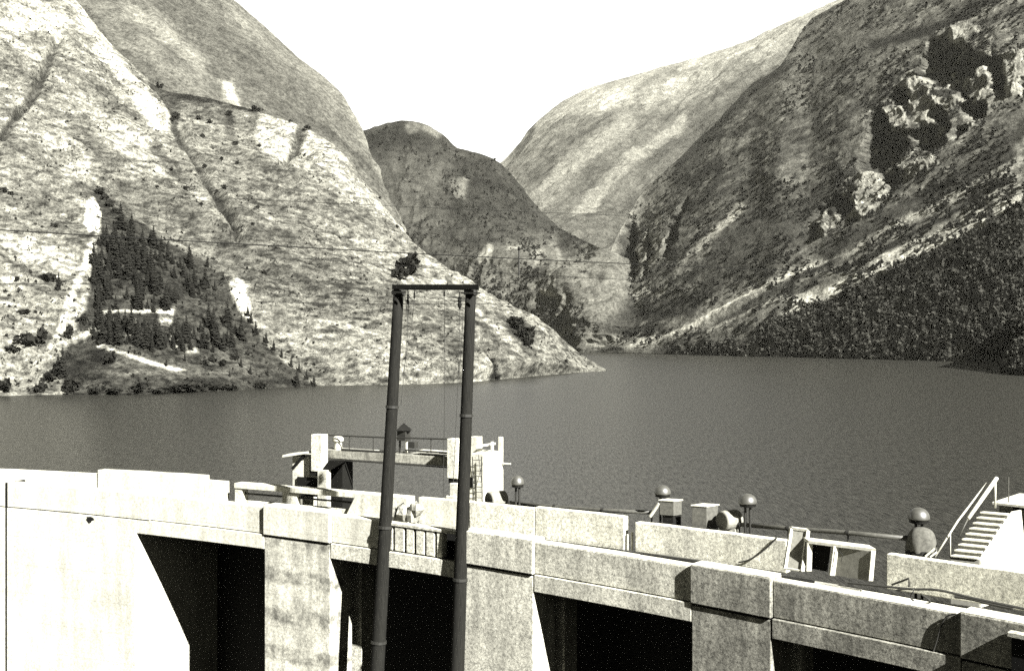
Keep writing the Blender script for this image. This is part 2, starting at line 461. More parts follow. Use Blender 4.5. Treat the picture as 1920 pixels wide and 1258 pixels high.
def cover_left(s, pt, X, Y):
    wx = 9 * fbm(pt, 40, 4, 0.6, 40); wy = 9 * fbm(pt, 40, 4, 0.6, 50)
    n1 = fbm(pt, 90, 5, 0.6, 60); n2 = fbm(aniso(pt, np.array([0.75, -0.30, -0.45]), 6.0), 26, 4, 0.6, 70)
    b = 0.086 * (1 + 0.4 * n1 + 0.35 * n2)
    items = [
        ('p', [(-600, -600), (0, -120), (130, 0), (290, 170), (330, 262), (250, 330), (165, 360), (130, 560), (110, 650), (-600, 800)], 0.125, 40),
    ]
    b2 = paint(X, Y, b, items, wx, wy)
    b2 = np.where(b2 > b, b2 * (1 + 0.8 * n1 + 0.6 * n2), b2)
    n3 = fbm(pt * np.array([1, 1, 2.2]), 7, 3, 0.65, 77); n4 = fbm(pt, 22, 4, 0.65, 83)
    sc = (1 + 0.3 * n2 + 0.3 * n1) * np.clip(1 + 1.6 * n3 + 0.4 * n4, 0.2, 2.1)
    items = [
        ('l', [(115, -20), (160, 50), (195, 105), (250, 180), (300, 245)], 22, 0.30),
        ('p', [(-50, 30), (40, 22), (115, 15), (125, 70), (60, 66), (-50, 120)], 0.24, 14),
        ('p', [(484, 208), (552, 226), (546, 268), (522, 290), (486, 254)], 0.22, 7),
        ('p', [(576, 238), (652, 284), (700, 368), (790, 490), (760, 470), (720, 430), (662, 388), (604, 318), (566, 330)], 0.20, 10),
        ('p', [(790, 490), (900, 562), (1000, 625), (1135, 694), (1060, 690), (960, 640), (850, 575), (760, 540), (700, 480)], 0.125, 18),
        ('p', [(330, 195), (480, 212), (470, 300), (400, 330), (340, 250)], 0.105, 16),
        ('l', [(110, 250), (150, 330), (120, 350)], 26, 0.16),
        ('l', [(360, 375), (430, 430), (450, 440)], 16, 0.15),
        ('l', [(188, 440), (160, 505), (140, 560), (110, 640), (70, 700)], 11, 0.30),
        ('l', [(185, 525), (150, 600), (90, 690), (10, 735)], 20, 0.19),
        ('p', [(-50, 690), (60, 640), (110, 690), (100, 742), (-50, 742)], 0.15, 20),
        ('p', [(424, 545), (446, 545), (474, 602), (460, 606), (432, 572)], 0.42, 3),
        ('l', [(470, 606), (500, 640), (540, 690), (575, 722)], 12, 0.17),
        ('p', [(880, 640), (900, 680), (935, 714), (880, 716)], 0.16, 6),
        ('l', [(870, 612), (925, 655), (960, 685)], 8, 0.17),
        # darker ground: gullies, tree lines, turf, and one painted gully shadow
        ('l', [(0, 270), (60, 192), (104, 92)], 9, 0.045),
        ('l', [(282, 168), (330, 178), (400, 186), (480, 206)], 7, 0.014),
        ('p', [(282, 165), (330, 180), (345, 215), (325, 240), (300, 205)], 0.03, 8),
        ('l', [(318, 215), (332, 265), (380, 330), (400, 365), (425, 410), (442, 442)], 9, 0.028),
        ('l', [(566, 232), (560, 262), (532, 300)], 11, 0.035),
        ('l', [(284, 292), (312, 315), (342, 346)], 16, 0.04),
        ('p', [(120, 222), (170, 260), (215, 300), (240, 330), (190, 330), (130, 270)], 0.055, 12),
        ('l', [(425, 195), (440, 240)], 14, 0.045),
        ('p', [(905, 680), (940, 714), (918, 716)], 0.012, 4),  # shadow of the shore gully, painted into the ground colour
        ('p', [(925, 640), (960, 635), (990, 672), (965, 680)], 0.02, 5),
        ('p', TRI, 0.024, 5),
        ('p', [(190, 650), (300, 648), (430, 660), (480, 700), (300, 712), (200, 690)], 0.045, 12),
        ('l', [(150, 700), (300, 706), (470, 702)], 9, 0.04),
        ('p', [(160, 394), (175, 376), (187, 398), (186, 440), (166, 446), (155, 420)], 0.5, 2),
        ('l', [(186, 652), (240, 668), (300, 688), (345, 699)], 5, 0.36),
        ('l', [(188, 590), (260, 586), (326, 582)], 5, 0.22),
        ('p', [(294, 586), (324, 583), (320, 612), (300, 612)], 0.3, 3),
        ('p', [(318, 626), (338, 624), (332, 656), (322, 656)], 0.3, 3),
        ('l', [(240, 632), (276, 630)], 5, 0.12),
        ('l', [(140, 642), (176, 624)], 7, 0.26),
        ('l', [(160, 640), (150, 630)], 6, 0.2),
        ('l', [(240, 701), (440, 699)], 3, 0.08),
        ('p', [(350, 654), (366, 652), (372, 660), (352, 660)], 0.3, 3),
    ]
    return paint(X, Y, b2, items, wx * 0.5, wy * 0.5) * sc * 1.0
left = Slope('hillside_slope', [
    foot([(-500, 770), (-200, 752), (0, 742), (130, 739), (250, 741), (450, 731), (600, 723), (720, 722), (860, 718), (935, 712), (1020, 703), (1136, 695.5)]),
    [(-500, -500, 1750), (-200, -280, 1650), (0, -120, 1520), (130, 0, 1420), (200, 85, 1360), (290, 168, 1300), (400, 186, 1290), (480, 205, 1280),
     (570, 236, 1260), (640, 280, 1220), (680, 340, 1180), (740, 420, 1120), (790, 490, 1080), (880, 550, 1040), (1000, 615, 1010), (1100, 672, 990), (1136, 694, 985)]],
    560, 360, ROCK, 1, disp_left, cover_left, back=250)

# ---- left, behind: the high ridge
def disp_back(s, pt, n, X, Y):
    a = aniso(pt, np.array([0.7, -0.1, -0.7]), 5.0)
    return 30 * fbm(pt, 500, 3, 0.5, 103) + 22 * ridged(a, 150, 4, 0.55, 109) + 4 * fbm(pt, 25, 4, 0.6, 121)
def cover_back(s, pt, X, Y):
    a = aniso(pt, np.array([0.7, -0.1, -0.7]), 6.0)
    b = (0.06 + 0.09 * sstep(0.8, 1.0, s.v + 0.06 * fbm(pt, 150, 3, 0.5, 160))) * (1 + 0.5 * fbm(pt, 200, 4, 0.6, 130) + 0.8 * fbm(a, 70, 4, 0.6, 133))  # ridge top paled in the colour for its fading into haze
    wx = 10 * fbm(pt, 60, 4, 0.6, 140); wy = 10 * fbm(pt, 60, 4, 0.6, 150)
    return paint(X, Y, b, [('p', [(408, 152), (428, 160), (448, 198), (426, 188)], 0.28, 6), ('l', [(240, 30), (300, 60), (370, 130)], 26, 0.11),
                           ('l', [(140, 20), (200, 100), (290, 160)], 24, 0.05), ('l', [(330, 20), (440, 120), (560, 210)], 50, 0.05),
                           ('l', [(430, 10), (520, 90), (630, 190)], 30, 0.085)], wx, wy)
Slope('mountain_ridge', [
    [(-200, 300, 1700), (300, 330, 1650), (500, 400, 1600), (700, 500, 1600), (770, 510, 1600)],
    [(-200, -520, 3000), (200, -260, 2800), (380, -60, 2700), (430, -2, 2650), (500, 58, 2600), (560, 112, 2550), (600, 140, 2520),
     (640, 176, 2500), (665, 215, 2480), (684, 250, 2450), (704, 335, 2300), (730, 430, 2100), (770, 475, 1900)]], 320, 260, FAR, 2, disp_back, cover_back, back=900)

# ---- middle: the dark hill closing the valley, and the terraced foot below it
def disp_mid(s, pt, n, X, Y):
    q = 26 * fbm(pt, 380, 3, 0.5, 203) + 30 * ridged(pt, 170, 5, 0.6, 209) + 4 * fbm(pt, 24, 4, 0.6, 221)
    return q
def cover_mid(s, pt, X, Y):
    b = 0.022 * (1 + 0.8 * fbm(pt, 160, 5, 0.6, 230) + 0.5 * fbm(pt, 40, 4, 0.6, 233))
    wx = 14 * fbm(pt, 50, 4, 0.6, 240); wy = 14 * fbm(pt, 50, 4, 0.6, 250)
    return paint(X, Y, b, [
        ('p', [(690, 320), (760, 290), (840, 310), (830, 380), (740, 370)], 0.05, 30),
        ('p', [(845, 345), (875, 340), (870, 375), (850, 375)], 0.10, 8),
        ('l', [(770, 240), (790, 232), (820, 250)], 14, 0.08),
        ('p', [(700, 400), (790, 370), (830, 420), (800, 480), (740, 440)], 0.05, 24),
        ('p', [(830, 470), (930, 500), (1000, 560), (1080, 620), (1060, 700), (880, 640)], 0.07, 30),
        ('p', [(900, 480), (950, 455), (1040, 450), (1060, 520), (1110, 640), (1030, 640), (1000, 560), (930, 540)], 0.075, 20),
        ('p', [(900, 485), (912, 478), (925, 470), (926, 500), (905, 505)], 0.2, 5),
        ('p', [(958, 468), (974, 465), (974, 482), (955, 482)], 0.26, 4),
        ('p', [(1000, 478), (1016, 475), (1012, 510), (1002, 510)], 0.16, 5),
        ('p', [(1035, 460), (1050, 480), (1060, 545), (1070, 580), (1050, 570), (1036, 520)], 0.15, 7),
        ('l', [(1030, 556), (1070, 566), (1096, 575)], 8, 0.28),
        ('l', [(1076, 540), (1078, 580), (1082, 640)], 13, 0.15),
        ('l', [(1055, 625), (1110, 640), (1180, 640)], 16, 0.15),
        ('p', [(1040, 520), (1120, 430), (1180, 400), (1240, 380), (1240, 520), (1180, 570), (1090, 660)], 0.095, 22),
    ], wx * 0.5, wy * 0.5) * 0.8
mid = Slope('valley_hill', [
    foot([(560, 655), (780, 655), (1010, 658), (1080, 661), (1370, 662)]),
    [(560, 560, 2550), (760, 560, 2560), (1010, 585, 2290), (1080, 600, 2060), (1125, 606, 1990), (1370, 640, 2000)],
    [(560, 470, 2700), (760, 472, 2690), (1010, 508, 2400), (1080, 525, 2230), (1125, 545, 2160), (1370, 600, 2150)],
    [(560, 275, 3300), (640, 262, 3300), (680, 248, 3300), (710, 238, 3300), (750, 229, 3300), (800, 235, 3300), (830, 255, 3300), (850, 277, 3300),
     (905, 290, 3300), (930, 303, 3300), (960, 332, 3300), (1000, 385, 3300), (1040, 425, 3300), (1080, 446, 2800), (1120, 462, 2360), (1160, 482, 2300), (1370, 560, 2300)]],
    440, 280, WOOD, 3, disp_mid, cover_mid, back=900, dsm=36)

# ---- right, far: the pale mountain
def disp_far(s, pt, n, X, Y):
    a = aniso(pt, np.array([-0.62, -0.35, -0.7]), 6.0)
    return 45 * fbm(pt, 900, 3, 0.5, 303) + 46 * ridged(a, 240, 5, 0.6, 309) + 12 * ridged(pt, 90, 4, 0.6, 315) + 6 * fbm(pt, 40, 4, 0.6, 321)
def cover_far(s, pt, X, Y):
    a = aniso(pt, np.array([-0.62, -0.35, -0.7]), 8.0)
    b = (0.042 + 0.12 * sstep(0.66, 1.0, s.v + 0.1 * fbm(pt, 250, 3, 0.5, 360))) * (1 + 0.5 * fbm(pt, 300, 4, 0.6, 330) + 0.9 * fbm(a, 90, 5, 0.6, 333))  # crest lightened in the colour to imitate the haze in front of it
    wx = 14 * fbm(pt, 90, 4, 0.6, 340); wy = 14 * fbm(pt, 90, 4, 0.6, 350)
    return paint(X, Y, b, [
        ('p', [(930, 330), (990, 300), (1010, 420), (1040, 470), (960, 440)], 0.09, 24),
        ('p', [(950, 560), (1000, 440), (1100, 420), (1180, 440), (1180, 560)], 0.05, 40),
        ('l', [(1020, 380), (1080, 320), (1180, 250)], 24, 0.11), ('l', [(1080, 400), (1170, 320), (1280, 240)], 18, 0.11),
        ('l', [(1150, 300), (1200, 280), (1240, 240)], 18, 0.06), ('l', [(1000, 236), (992, 270), (975, 290)], 12, 0.05)], wx, wy)
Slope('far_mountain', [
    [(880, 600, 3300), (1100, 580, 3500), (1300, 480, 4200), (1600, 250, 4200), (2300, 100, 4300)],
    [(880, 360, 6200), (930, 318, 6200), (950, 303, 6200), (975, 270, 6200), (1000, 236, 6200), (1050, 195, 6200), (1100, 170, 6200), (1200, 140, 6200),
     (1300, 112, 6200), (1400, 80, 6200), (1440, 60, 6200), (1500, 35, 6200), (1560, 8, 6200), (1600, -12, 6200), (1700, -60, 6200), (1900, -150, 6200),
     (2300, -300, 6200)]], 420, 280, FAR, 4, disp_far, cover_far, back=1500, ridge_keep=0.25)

# ---- right: the dark mountain with cliffs, scree streaks and the near wood
CLIFFS = [zc(c) for c in (
    [(1310, 395), (1400, 330), (1430, 200), (1490, 190), (1530, 225), (1590, 240), (1650, 260), (1700, 300), (1730, 270), (1770, 320), (1785, 400),
     (1770, 470), (1740, 460), (1720, 400), (1690, 345), (1660, 350), (1640, 390), (1610, 385), (1590, 475), (1560, 440), (1480, 440), (1440, 430), (1400, 440), (1380, 390)],
    [(1245, 440), (1280, 430), (1300, 470), (1335, 490), (1310, 530), (1245, 525)],
    [(1160, 540), (1195, 515), (1200, 600), (1240, 650), (1300, 640), (1320, 720), (1260, 760), (1285, 880), (1210, 965), (1195, 900), (1160, 850), (1080, 830), (1060, 800), (1100, 740), (1110, 640)],
    [(1560, 500), (1690, 490), (1705, 560), (1640, 590), (1580, 560)],
    [(1440, 540), (1490, 530), (1510, 600), (1490, 700), (1450, 725), (1330, 725), (1310, 640), (1430, 600)],
    [(1540, 620), (1615, 610), (1600, 655), (1540, 690)],
    [(820, 1110), (870, 1040), (950, 965), (1005, 960), (1022, 1060), (990, 1082), (965, 1020), (900, 1060), (850, 1100)],
    [(1860, 380), (1900, 360), (1900, 470), (1865, 465)],
    [(100, 1258), (150, 1120), (230, 975), (245, 985), (240, 1060), (190, 1130), (130, 1258)])] + [
    [(1126, 530), (1150, 480), (1160, 440), (1185, 408), (1196, 440), (1190, 500), (1186, 530), (1168, 520)],
    [(1206, 500), (1212, 450), (1218, 430), (1216, 480), (1204, 530)]]
ROCKS = [zc(c) for c in (
    [(1275, 425), (1340, 390), (1400, 400), (1390, 440), (1480, 460), (1595, 480), (1570, 525), (1440, 525), (1410, 600), (1350, 560), (1290, 470)],
    [(1200, 545), (1290, 530), (1310, 600), (1245, 645), (1195, 590)],
    [(1260, 805), (1430, 765), (1450, 800), (1330, 865), (1285, 865)],
    [(1060, 850), (1150, 840), (1200, 900), (1190, 990), (1080, 1085), (1035, 1000), (1050, 880)],
    [(860, 1110), (950, 1010), (990, 1095), (900, 1165)],
    [(1620, 390), (1690, 340), (1735, 440), (1640, 485)],
    [(1520, 140), (1600, 130), (1690, 160), (1600, 235), (1540, 215)],
    [(1770, 300), (1887, 250), (1887, 440), (1800, 460)],
    [(1600, 600), (1660, 620), (1600, 655)])]
NEARWOOD = [(1230, 662), (1400, 642), (1480, 604), (1570, 562), (1665, 514), (1770, 472), (1925, 388), (2500, 60), (2500, 730), (1230, 680)]
CRAG = zc([(1180, 560), (1240, 420), (1400, 320), (1440, 180), (1520, 120), (1700, 160), (1800, 260), (1800, 460), (1700, 560), (1560, 700), (1440, 790), (1290, 860), (1180, 990), (1040, 1090), (870, 1170), (810, 1120), (960, 950), (1050, 830)])
def disp_right(s, pt, n, X, Y):
    i = int((1300 - s.x0) / (s.x1 - s.x0) * (s.nx - 1))
    a = aniso(pt, s_dir(s), 7.0)
    d = 14 * fbm(pt, 420, 3, 0.5, 403) + 9 * ridged(a, 120, 4, 0.55, 409) + 4 * ridged(a, 34, 3, 0.6, 413) + 3.0 * fbm(pt, 18, 4, 0.6, 421)
    d = d * (1 - 0.5 * mpoly(X, Y, NEARWOOD, 20))
    out_ = n * d[..., None]
    wa = 7 * fbm(pt * np.array([1, 1, 0.25]), 9, 3, 0.6, 445)
    w = 12.8 * fbm(pt, 45, 5, 0.65, 440); w2 = 12.8 * fbm(pt, 45, 5, 0.65, 450)
    rec = 0
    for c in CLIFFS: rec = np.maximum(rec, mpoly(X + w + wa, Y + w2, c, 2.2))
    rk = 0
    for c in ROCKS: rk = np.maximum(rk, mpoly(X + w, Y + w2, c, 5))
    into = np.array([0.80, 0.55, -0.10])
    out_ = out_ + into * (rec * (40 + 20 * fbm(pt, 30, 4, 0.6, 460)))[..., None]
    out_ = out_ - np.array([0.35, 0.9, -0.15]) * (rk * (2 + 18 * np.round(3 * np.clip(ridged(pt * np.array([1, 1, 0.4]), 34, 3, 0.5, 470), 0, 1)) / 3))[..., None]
    return out_ * sstep(1104, 1150, X)[..., None]
def s_dir(s):
    def g(x, y):
        i = int((x - s.x0) / (s.x1 - s.x0) * (s.nx - 1)); j = int(np.argmin(np.abs(s.Y[:, i] - y))); return s.pt0[j, i]
    return g(1300, 616) - g(1800, 372)
def cover_right(s, pt, X, Y):
    a = aniso(pt, s_dir(s), 8.0)
    n1 = fbm(pt, 180, 5, 0.6, 430); n2 = fbm(a, 45, 5, 0.6, 433)
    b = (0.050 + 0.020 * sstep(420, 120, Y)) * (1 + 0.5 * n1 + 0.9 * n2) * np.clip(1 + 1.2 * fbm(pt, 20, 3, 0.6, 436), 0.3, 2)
    wx = 16 * fbm(pt, 45, 5, 0.65, 440); wy = 16 * fbm(pt, 45, 5, 0.65, 450)
    sx = 20 * fbm(a, 60, 4, 0.6, 480); sy = 12 * fbm(a, 60, 4, 0.6, 490)
    b = paint(X, Y, b, [
        ('p', [(1090, 560), (1110, 470), (1160, 410), (1230, 330), (1290, 300), (1250, 400), (1240, 520), (1200, 600), (1100, 660)], 0.085, 36),
        ('p', [(1500, 60), (1640, 20), (1700, 80), (1640, 160), (1560, 200), (1480, 200)], 0.065, 40),
        ('p', [(1300, 480), (1400, 380), (1560, 330), (1620, 360), (1500, 470), (1380, 560)], 0.030, 40),
        ('l', [(1460, 128), (1390, 178), (1342, 235), (1300, 280), (1276, 330)], 30, 0.026),
        ('l', [(1640, 90), (1780, 50), (1870, -10)], 16, 0.015),
        ('l', [(1300, 340), (1350, 300), (1340, 360)], 14, 0.02),
        ('l', [(1440, 250), (1450, 300), (1430, 340)], 12, 0.09),
        ('p', [(1190, 470), (1215, 420), (1250, 400), (1240, 470), (1205, 530)], 0.12, 10),
        ('l', [(1291, 484), (1353, 424), (1391, 389)], 12, 0.19),
        ('l', [(1108, 602), (1160, 575), (1215, 549)], 12, 0.19),
        ('l', [(1230, 556), (1290, 500), (1330, 470)], 9, 0.08),
        ('l', [(1300, 470), (1260, 530), (1230, 560)], 12, 0.11),
        ('l', [(1400, 540), (1340, 570), (1300, 600)], 14, 0.10),
        ('l', [(1480, 500), (1540, 460), (1600, 400)], 10, 0.07),
    ], wx * 0.5, wy * 0.5)
    b = paint(X, Y, b, [
        ('l', [(1185, 645), (1305, 614), (1455, 541), (1527, 511), (1640, 450), (1760, 390), (1940, 290)], 20, 0.16),
        ('l', [(1185, 645), (1305, 612), (1455, 538), (1530, 504)], 7, 0.34),
        ('l', [(1540, 505), (1620, 458), (1685, 428), (1750, 392)], 9, 0.32),
        ('l', [(1600, 473), (1696, 412), (1772, 343), (1860, 280), (1940, 230)], 12, 0.24),
        ('l', [(1480, 588), (1570, 549), (1668, 504), (1762, 465), (1925, 376)], 20, 0.28),
        ('l', [(1560, 535), (1668, 478), (1740, 440), (1850, 380), (1940, 330)], 22, 0.12),
        ('l', [(1640, 500), (1700, 470), (1770, 440), (1850, 402)], 8, 0.22),
        ('l', [(1500, 575), (1560, 548), (1640, 512)], 6, 0.32),
        ('l', [(1300, 645), (1400, 612), (1480, 582)], 12, 0.08), ('l', [(1330, 625), (1420, 590), (1480, 565)], 6, 0.16),
        ('l', [(1400, 585), (1500, 530), (1580, 492)], 8, 0.025),
        ('l', [(1580, 520), (1660, 478), (1730, 440), (1800, 402), (1900, 345)], 9, 0.02),
        ('l', [(1560, 480), (1660, 420), (1750, 362), (1850, 295), (1930, 235)], 26, 0.028),
        ('l', [(1720, 400), (1800, 350), (1900, 290)], 10, 0.025),
        ('p', [(1140, 600), (1200, 575), (1290, 556), (1350, 540), (1290, 600), (1240, 625), (1180, 640), (1150, 630)], 0.024, 8),
        ('l', [(1190, 642), (1210, 605)], 7, 0.10), ('l', [(1180, 588), (1230, 586), (1290, 592)], 6, 0.01),
        ('p', [(1240, 606), (1285, 592), (1280, 620), (1250, 625)], 0.10, 8),
        ('l', [(1110, 600), (1130, 635), (1175, 650)], 10, 0.14),
    ], sx * 0.28, sy * 0.28)
    crag = fbm(pt * np.array([1, 1, 0.35]), 16, 4, 0.65, 495) + 0.5 * ridged(pt, 30, 3, 0.6, 497)
    wx *= 0.8; wy *= 0.8
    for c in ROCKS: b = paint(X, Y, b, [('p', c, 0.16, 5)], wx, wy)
    for c in CLIFFS: b = paint(X, Y, b, [('p', c, 0.022, 3)], wx, wy)  # shadow of the cliff recesses also put into the colour
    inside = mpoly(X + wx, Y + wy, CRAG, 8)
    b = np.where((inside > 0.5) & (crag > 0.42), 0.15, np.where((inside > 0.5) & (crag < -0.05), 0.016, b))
    return paint(X, Y, b, [('p', NEARWOOD, 0.034 * (1 + 0.8 * n1 + 0.8 * fbm(pt, 30, 4, 0.65, 498)), 12)], sx, sy)
PN = np.array([-0.62, -0.35, 0.70]); PN = PN / np.linalg.norm(PN); P0 = P(1600, 673, water_d(673))   # the great tilted plane of the right slope
def on_plane(x, y, far=0.0):
    r = np.array([(x - 960) / F, 1.0, -(y - YH) / F]); return (x, y, float(PN @ (P0 - np.array([0, 0, HC])) / (PN @ r)) * (1 + far))
RTOP = [(1104, 610, .03), (1116, 575, .02), (1128, 520, 0.01), (1150, 455, 0), (1200, 362, 0), (1276, 294, 0), (1307, 263, 0), (1341, 233, 0), (1364, 206, 0), (1391, 176, 0), (1414, 153, 0), (1444, 139, 0),
        (1463, 126, 0), (1482, 95, 0), (1505, 61, 0), (1520, 38, 0), (1589, 0, 0), (1700, -80, 0), (1920, -250, 0), (2400, -420, 0)]
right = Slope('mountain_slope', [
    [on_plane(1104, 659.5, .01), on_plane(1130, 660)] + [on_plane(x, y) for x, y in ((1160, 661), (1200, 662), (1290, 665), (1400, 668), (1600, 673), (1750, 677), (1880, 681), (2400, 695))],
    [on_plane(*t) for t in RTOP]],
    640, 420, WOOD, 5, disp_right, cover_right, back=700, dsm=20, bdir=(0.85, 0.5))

# ---- the small dark headland at the right edge
def disp_head(s, pt, n, X, Y): return 5 * fbm(pt, 40, 4, 0.55, 503)
def cover_head(s, pt, X, Y): return 0.012 * (1 + 0.5 * fbm(pt, 20, 4, 0.6, 530))
head = Slope('headland', [foot([(1874, 681), (1880, 690), (1890, 702), (1930, 706), (2300, 716)]),
    [(1874, 679, 1280), (1880, 670, 1000), (1890, 655, 980), (1930, 560, 1000), (2300, 300, 1100)]], 120, 60, WOOD, 6, disp_head, cover_head, back=150, dsm=6, bdir=(1.0, 0.2))

# ---- lake, ground below the viewpoint
def flat(name, pts, mat):
    me = bpy.data.meshes.new(name); me.from_pydata(pts, [], [tuple(range(len(pts)))]); me.materials.append(mat)
    o = bpy.data.objects.new(name, me); COL.objects.link(o); o['kind'] = 'structure'; return o
wm, wnt, wb = base_mat('lake_water'); wp = pos(wnt)
wgr = nz(wnt, wp, 1.6, 11, 1.0, (1, 0.12, 1))
wv = mathn(wnt, 'MULTIPLY', maprange(wnt, wgr, 0.45, 0.55, 0.0, 2.0), 0.018)
tinted(wnt, wv, wb)
wb.inputs['Roughness'].default_value = 0.34
wnt.links.new(maprange(wnt, wgr, 0.44, 0.56, 0.06, 0.26), wb.inputs['Specular IOR Level'])
wb.inputs['Specular Tint'].default_value = (1, 0.98, 0.82, 1)
wbp = node(wnt, 'ShaderNodeBump'); wbp.inputs['Distance'].default_value = 0.5; wbp.inputs['Strength'].default_value = 0.07
wnt.links.new(nz(wnt, wp, 0.35, 6, 0.7, (1, 0.5, 1)), wbp.inputs['Height']); wnt.links.new(wbp.outputs[0], wb.inputs['Normal'])
flat('lake_water', [(-2500, 62, 0), (2500, 62, 0), (2500, 2900, 0), (-2500, 2900, 0)], wm)
gm = concrete('gorge_rock', 0.025, 0.8, 0.6)
gx = np.linspace(-90, 90, 70); gy = np.linspace(-30, 58, 50)
gv = []
for yy in gy:
    for xx in gx:
        zz = 30.2 - 0.62 * max(0, yy + 1) if yy > -1 else 30.2 + 0.2 * (-1 - yy)
        zz = max(zz, 8.0) + 0.35 * math.sin(xx * 0.9 + yy) * min(1, max(0, yy - 2) / 5) - 0.12 * abs(xx)
        gv.append((xx, yy, zz))
gf = [(j * 70 + i, j * 70 + i + 1, (j + 1) * 70 + i + 1, (j + 1) * 70 + i) for j in range(49) for i in range(69)]
me = bpy.data.meshes.new('ground'); me.from_pydata(gv, [], gf); me.materials.append(gm)
go = bpy.data.objects.new('ground', me); COL.objects.link(go); go['kind'] = 'structure'

# ------------------------------------------------------------------ the dam
TL = -0.022                                # the crest falls very slightly to the right
RF = 95.9                                  # face of the pier caps
dam = thing('dam', pol(30, 98, 8), 'long curved concrete dam crest with broad piers and black spillway openings', 'dam')
def dp(name, mat, parts, bevel=0.02, parent=dam, jag=0.0):
    mb = MB()
    for k, a in enumerate(parts): mb.arc(*a, tilt=TL, jag=jag, seed=k)
    return mb.build(name, mat, parent, bevel=bevel)
PIERS = [(27.47, 29.42), (33.02, 34.80), (38.30, 39.85), (43.02, 45.0), (48.0, 49.8)]
ZT, ZS, ZB = 25.22, 24.12, 23.52
# abutment at the left, in two blocks with a joint
dp('abutment_wall', M['white'], [(6, 19.12, RF, 100.2, 7, ZS - 0.03)])
dp('joint_filler', M['joint_shade'], [(19.12, 19.19, RF + 0.03, 97, 7, ZT - 0.02)], 0)
dp('abutment_wall', M['white'], [(19.195, 23.46, RF, 101.55, 7, ZS - 0.03)])
dp('abutment_coping', M['white'], [(6, 19.12, RF + 0.03, 96.5, ZS + 0.01, ZT)], jag=0.01)
dp('abutment_coping', M['white'], [(19.195, 23.9, RF + 0.03, 96.5, ZS + 0.01, ZT - 0.02)], jag=0.01)
for i, (a, b) in enumerate(PIERS):
    sh = dp('pier', M['shaft'] if i == 0 else M['dam'] if i == 1 else M['dim_face'], [(a, b - 0.01, RF + 0.07, RF + 1.42, 7, ZS - 0.10)], 0.03)
    mb = MB(); mb.arc(a - 0.01, b, RF, RF + 0.75, ZS - 0.02, ZT + 0.04, tilt=TL, jag=0.008, seed=i)
    mb.build('pier_cap', M['white'] if i == 0 else M['dam'] if i == 1 else M['dim_face'], dam, bevel=0.03)
    dp('joint_filler', M['joint_shade'], [(a + 0.02, b - 0.02, RF + 0.16, RF + 1.0, ZS - 0.11, ZS)], 0)
    dp('rear_pier', M['dam'], [(a + 0.25, b + 0.06, RF + 1.85, 98.6, 7, ZB)], 0.02)
mb = MB(); rg = random.Random(5); cc_ = cyl(168, 974, RF - 0.006); V = []
for k in range(14):
    q = k / 14 * 2 * math.pi; rr = rg.uniform(.6, 1.1)
    V.append(pol(cc_[0] + 0.16 * rr * math.cos(q) * (1 if math.sin(q) > -.2 else .55), RF - 0.006, cc_[1] + 0.13 * rr * math.sin(q) * (1 if math.sin(q) > 0 else 1.5)))
V2 = [v + frame_at(cc_[0])[1] * 0.02 for v in V]
mb.add(V + V2, [tuple(range(14)), tuple(range(27, 13, -1))] + [(k, (k + 1) % 14, 14 + (k + 1) % 14, 14 + k) for k in range(14)])
mb.build('spalled_patch', M['joint_shade'], dam)
# beams between the piers
ends = [23.46] + [p for pr in PIERS for p in pr] + [54]
spans = [(23.9, 27.46), (29.43, 33.01), (34.81, 38.29), (39.86, 43.01), (45.01, 47.99), (49.81, 54)]
BAL = (30.78, 32.98)
for i, (a, b) in enumerate(spans):
    lo = dp('lower_beam', M['white'] if i == 0 else M['dam'] if i < 3 else M['dim_face'], [(23.47 if i == 0 else a, b, RF + 0.06, RF + 0.62, ZB, ZS - 0.03)], 0.02)
    if i == 1:
        dp('beam_panel', M['white'], [(a, BAL[0], RF + 0.15, RF + 0.62, ZS + 0.0, ZT - 0.06)], 0.02)
        dp('top_rail', M['dam'], [(BAL[0] + 0.005, BAL[1] - 0.01, RF + 0.17, RF + 0.55, ZT - 0.19, ZT - 0.08)], 0.015)
        for k, (x0, x1) in enumerate(((727, 737.5), (741, 759), (763, 777), (781, 797), (800, 816), (820, 831))):
            p0 = cyl(x0, 1010, RF + 0.25)[0]; p1 = cyl(x1, 1010, RF + 0.25)[0]
            dp('baluster', M['dam'], [(p0, p1, RF + 0.2, RF + 0.5, ZS + 0.0, ZT - 0.195)], 0.03)
        dp('recess_shade_sheet', M['joint_shade'], [(BAL[0], BAL[1], RF + 0.75, RF + 0.85, ZS - 0.1, ZT - 0.2)], 0)  # black sheet behind the balusters: the shade between them, painted in
    else:
        dp('beam_panel', M['white'] if i == 0 else M['dam'] if i < 3 else M['dim_face'], [(a, b, RF + 0.15, RF + 0.66, ZS + 0.0, ZT - 0.07)], 0.02, jag=0.006)
    dp('joint_filler', M['joint_shade'], [(a, b, RF + 0.2, RF + 0.6, ZS - 0.035, ZS + 0.005)], 0)
for i, (a, b) in enumerate(PIERS):
    if i > 1: dp('cap_sunlit_strip', M['white'], [(a, b - 0.01, RF + 0.03, RF + 0.73, ZT + 0.043, ZT + 0.06)], 0.0)  # thin pale strip painted in for the sunlit cap top
for i, (a, b) in enumerate(spans):
    if i > 1: dp('panel_sunlit_strip', M['white'], [(a + 0.01, b - 0.01, RF + 0.165, RF + 0.64, ZT - 0.067, ZT - 0.05)], 0.0)  # same pale strip for the sunlit top of the panels
dp('road_deck', M['deck'], [(6, 54, RF + 0.80, 100.45, 23.82, 24.28)], 0)
dp('soffit_shade_sheet', M['joint_shade'], [(22.6, 54, RF + 0.66, 101.9, 23.70, 23.815)], 0)  # black sheet under the deck; the soffit's shade put into its colour
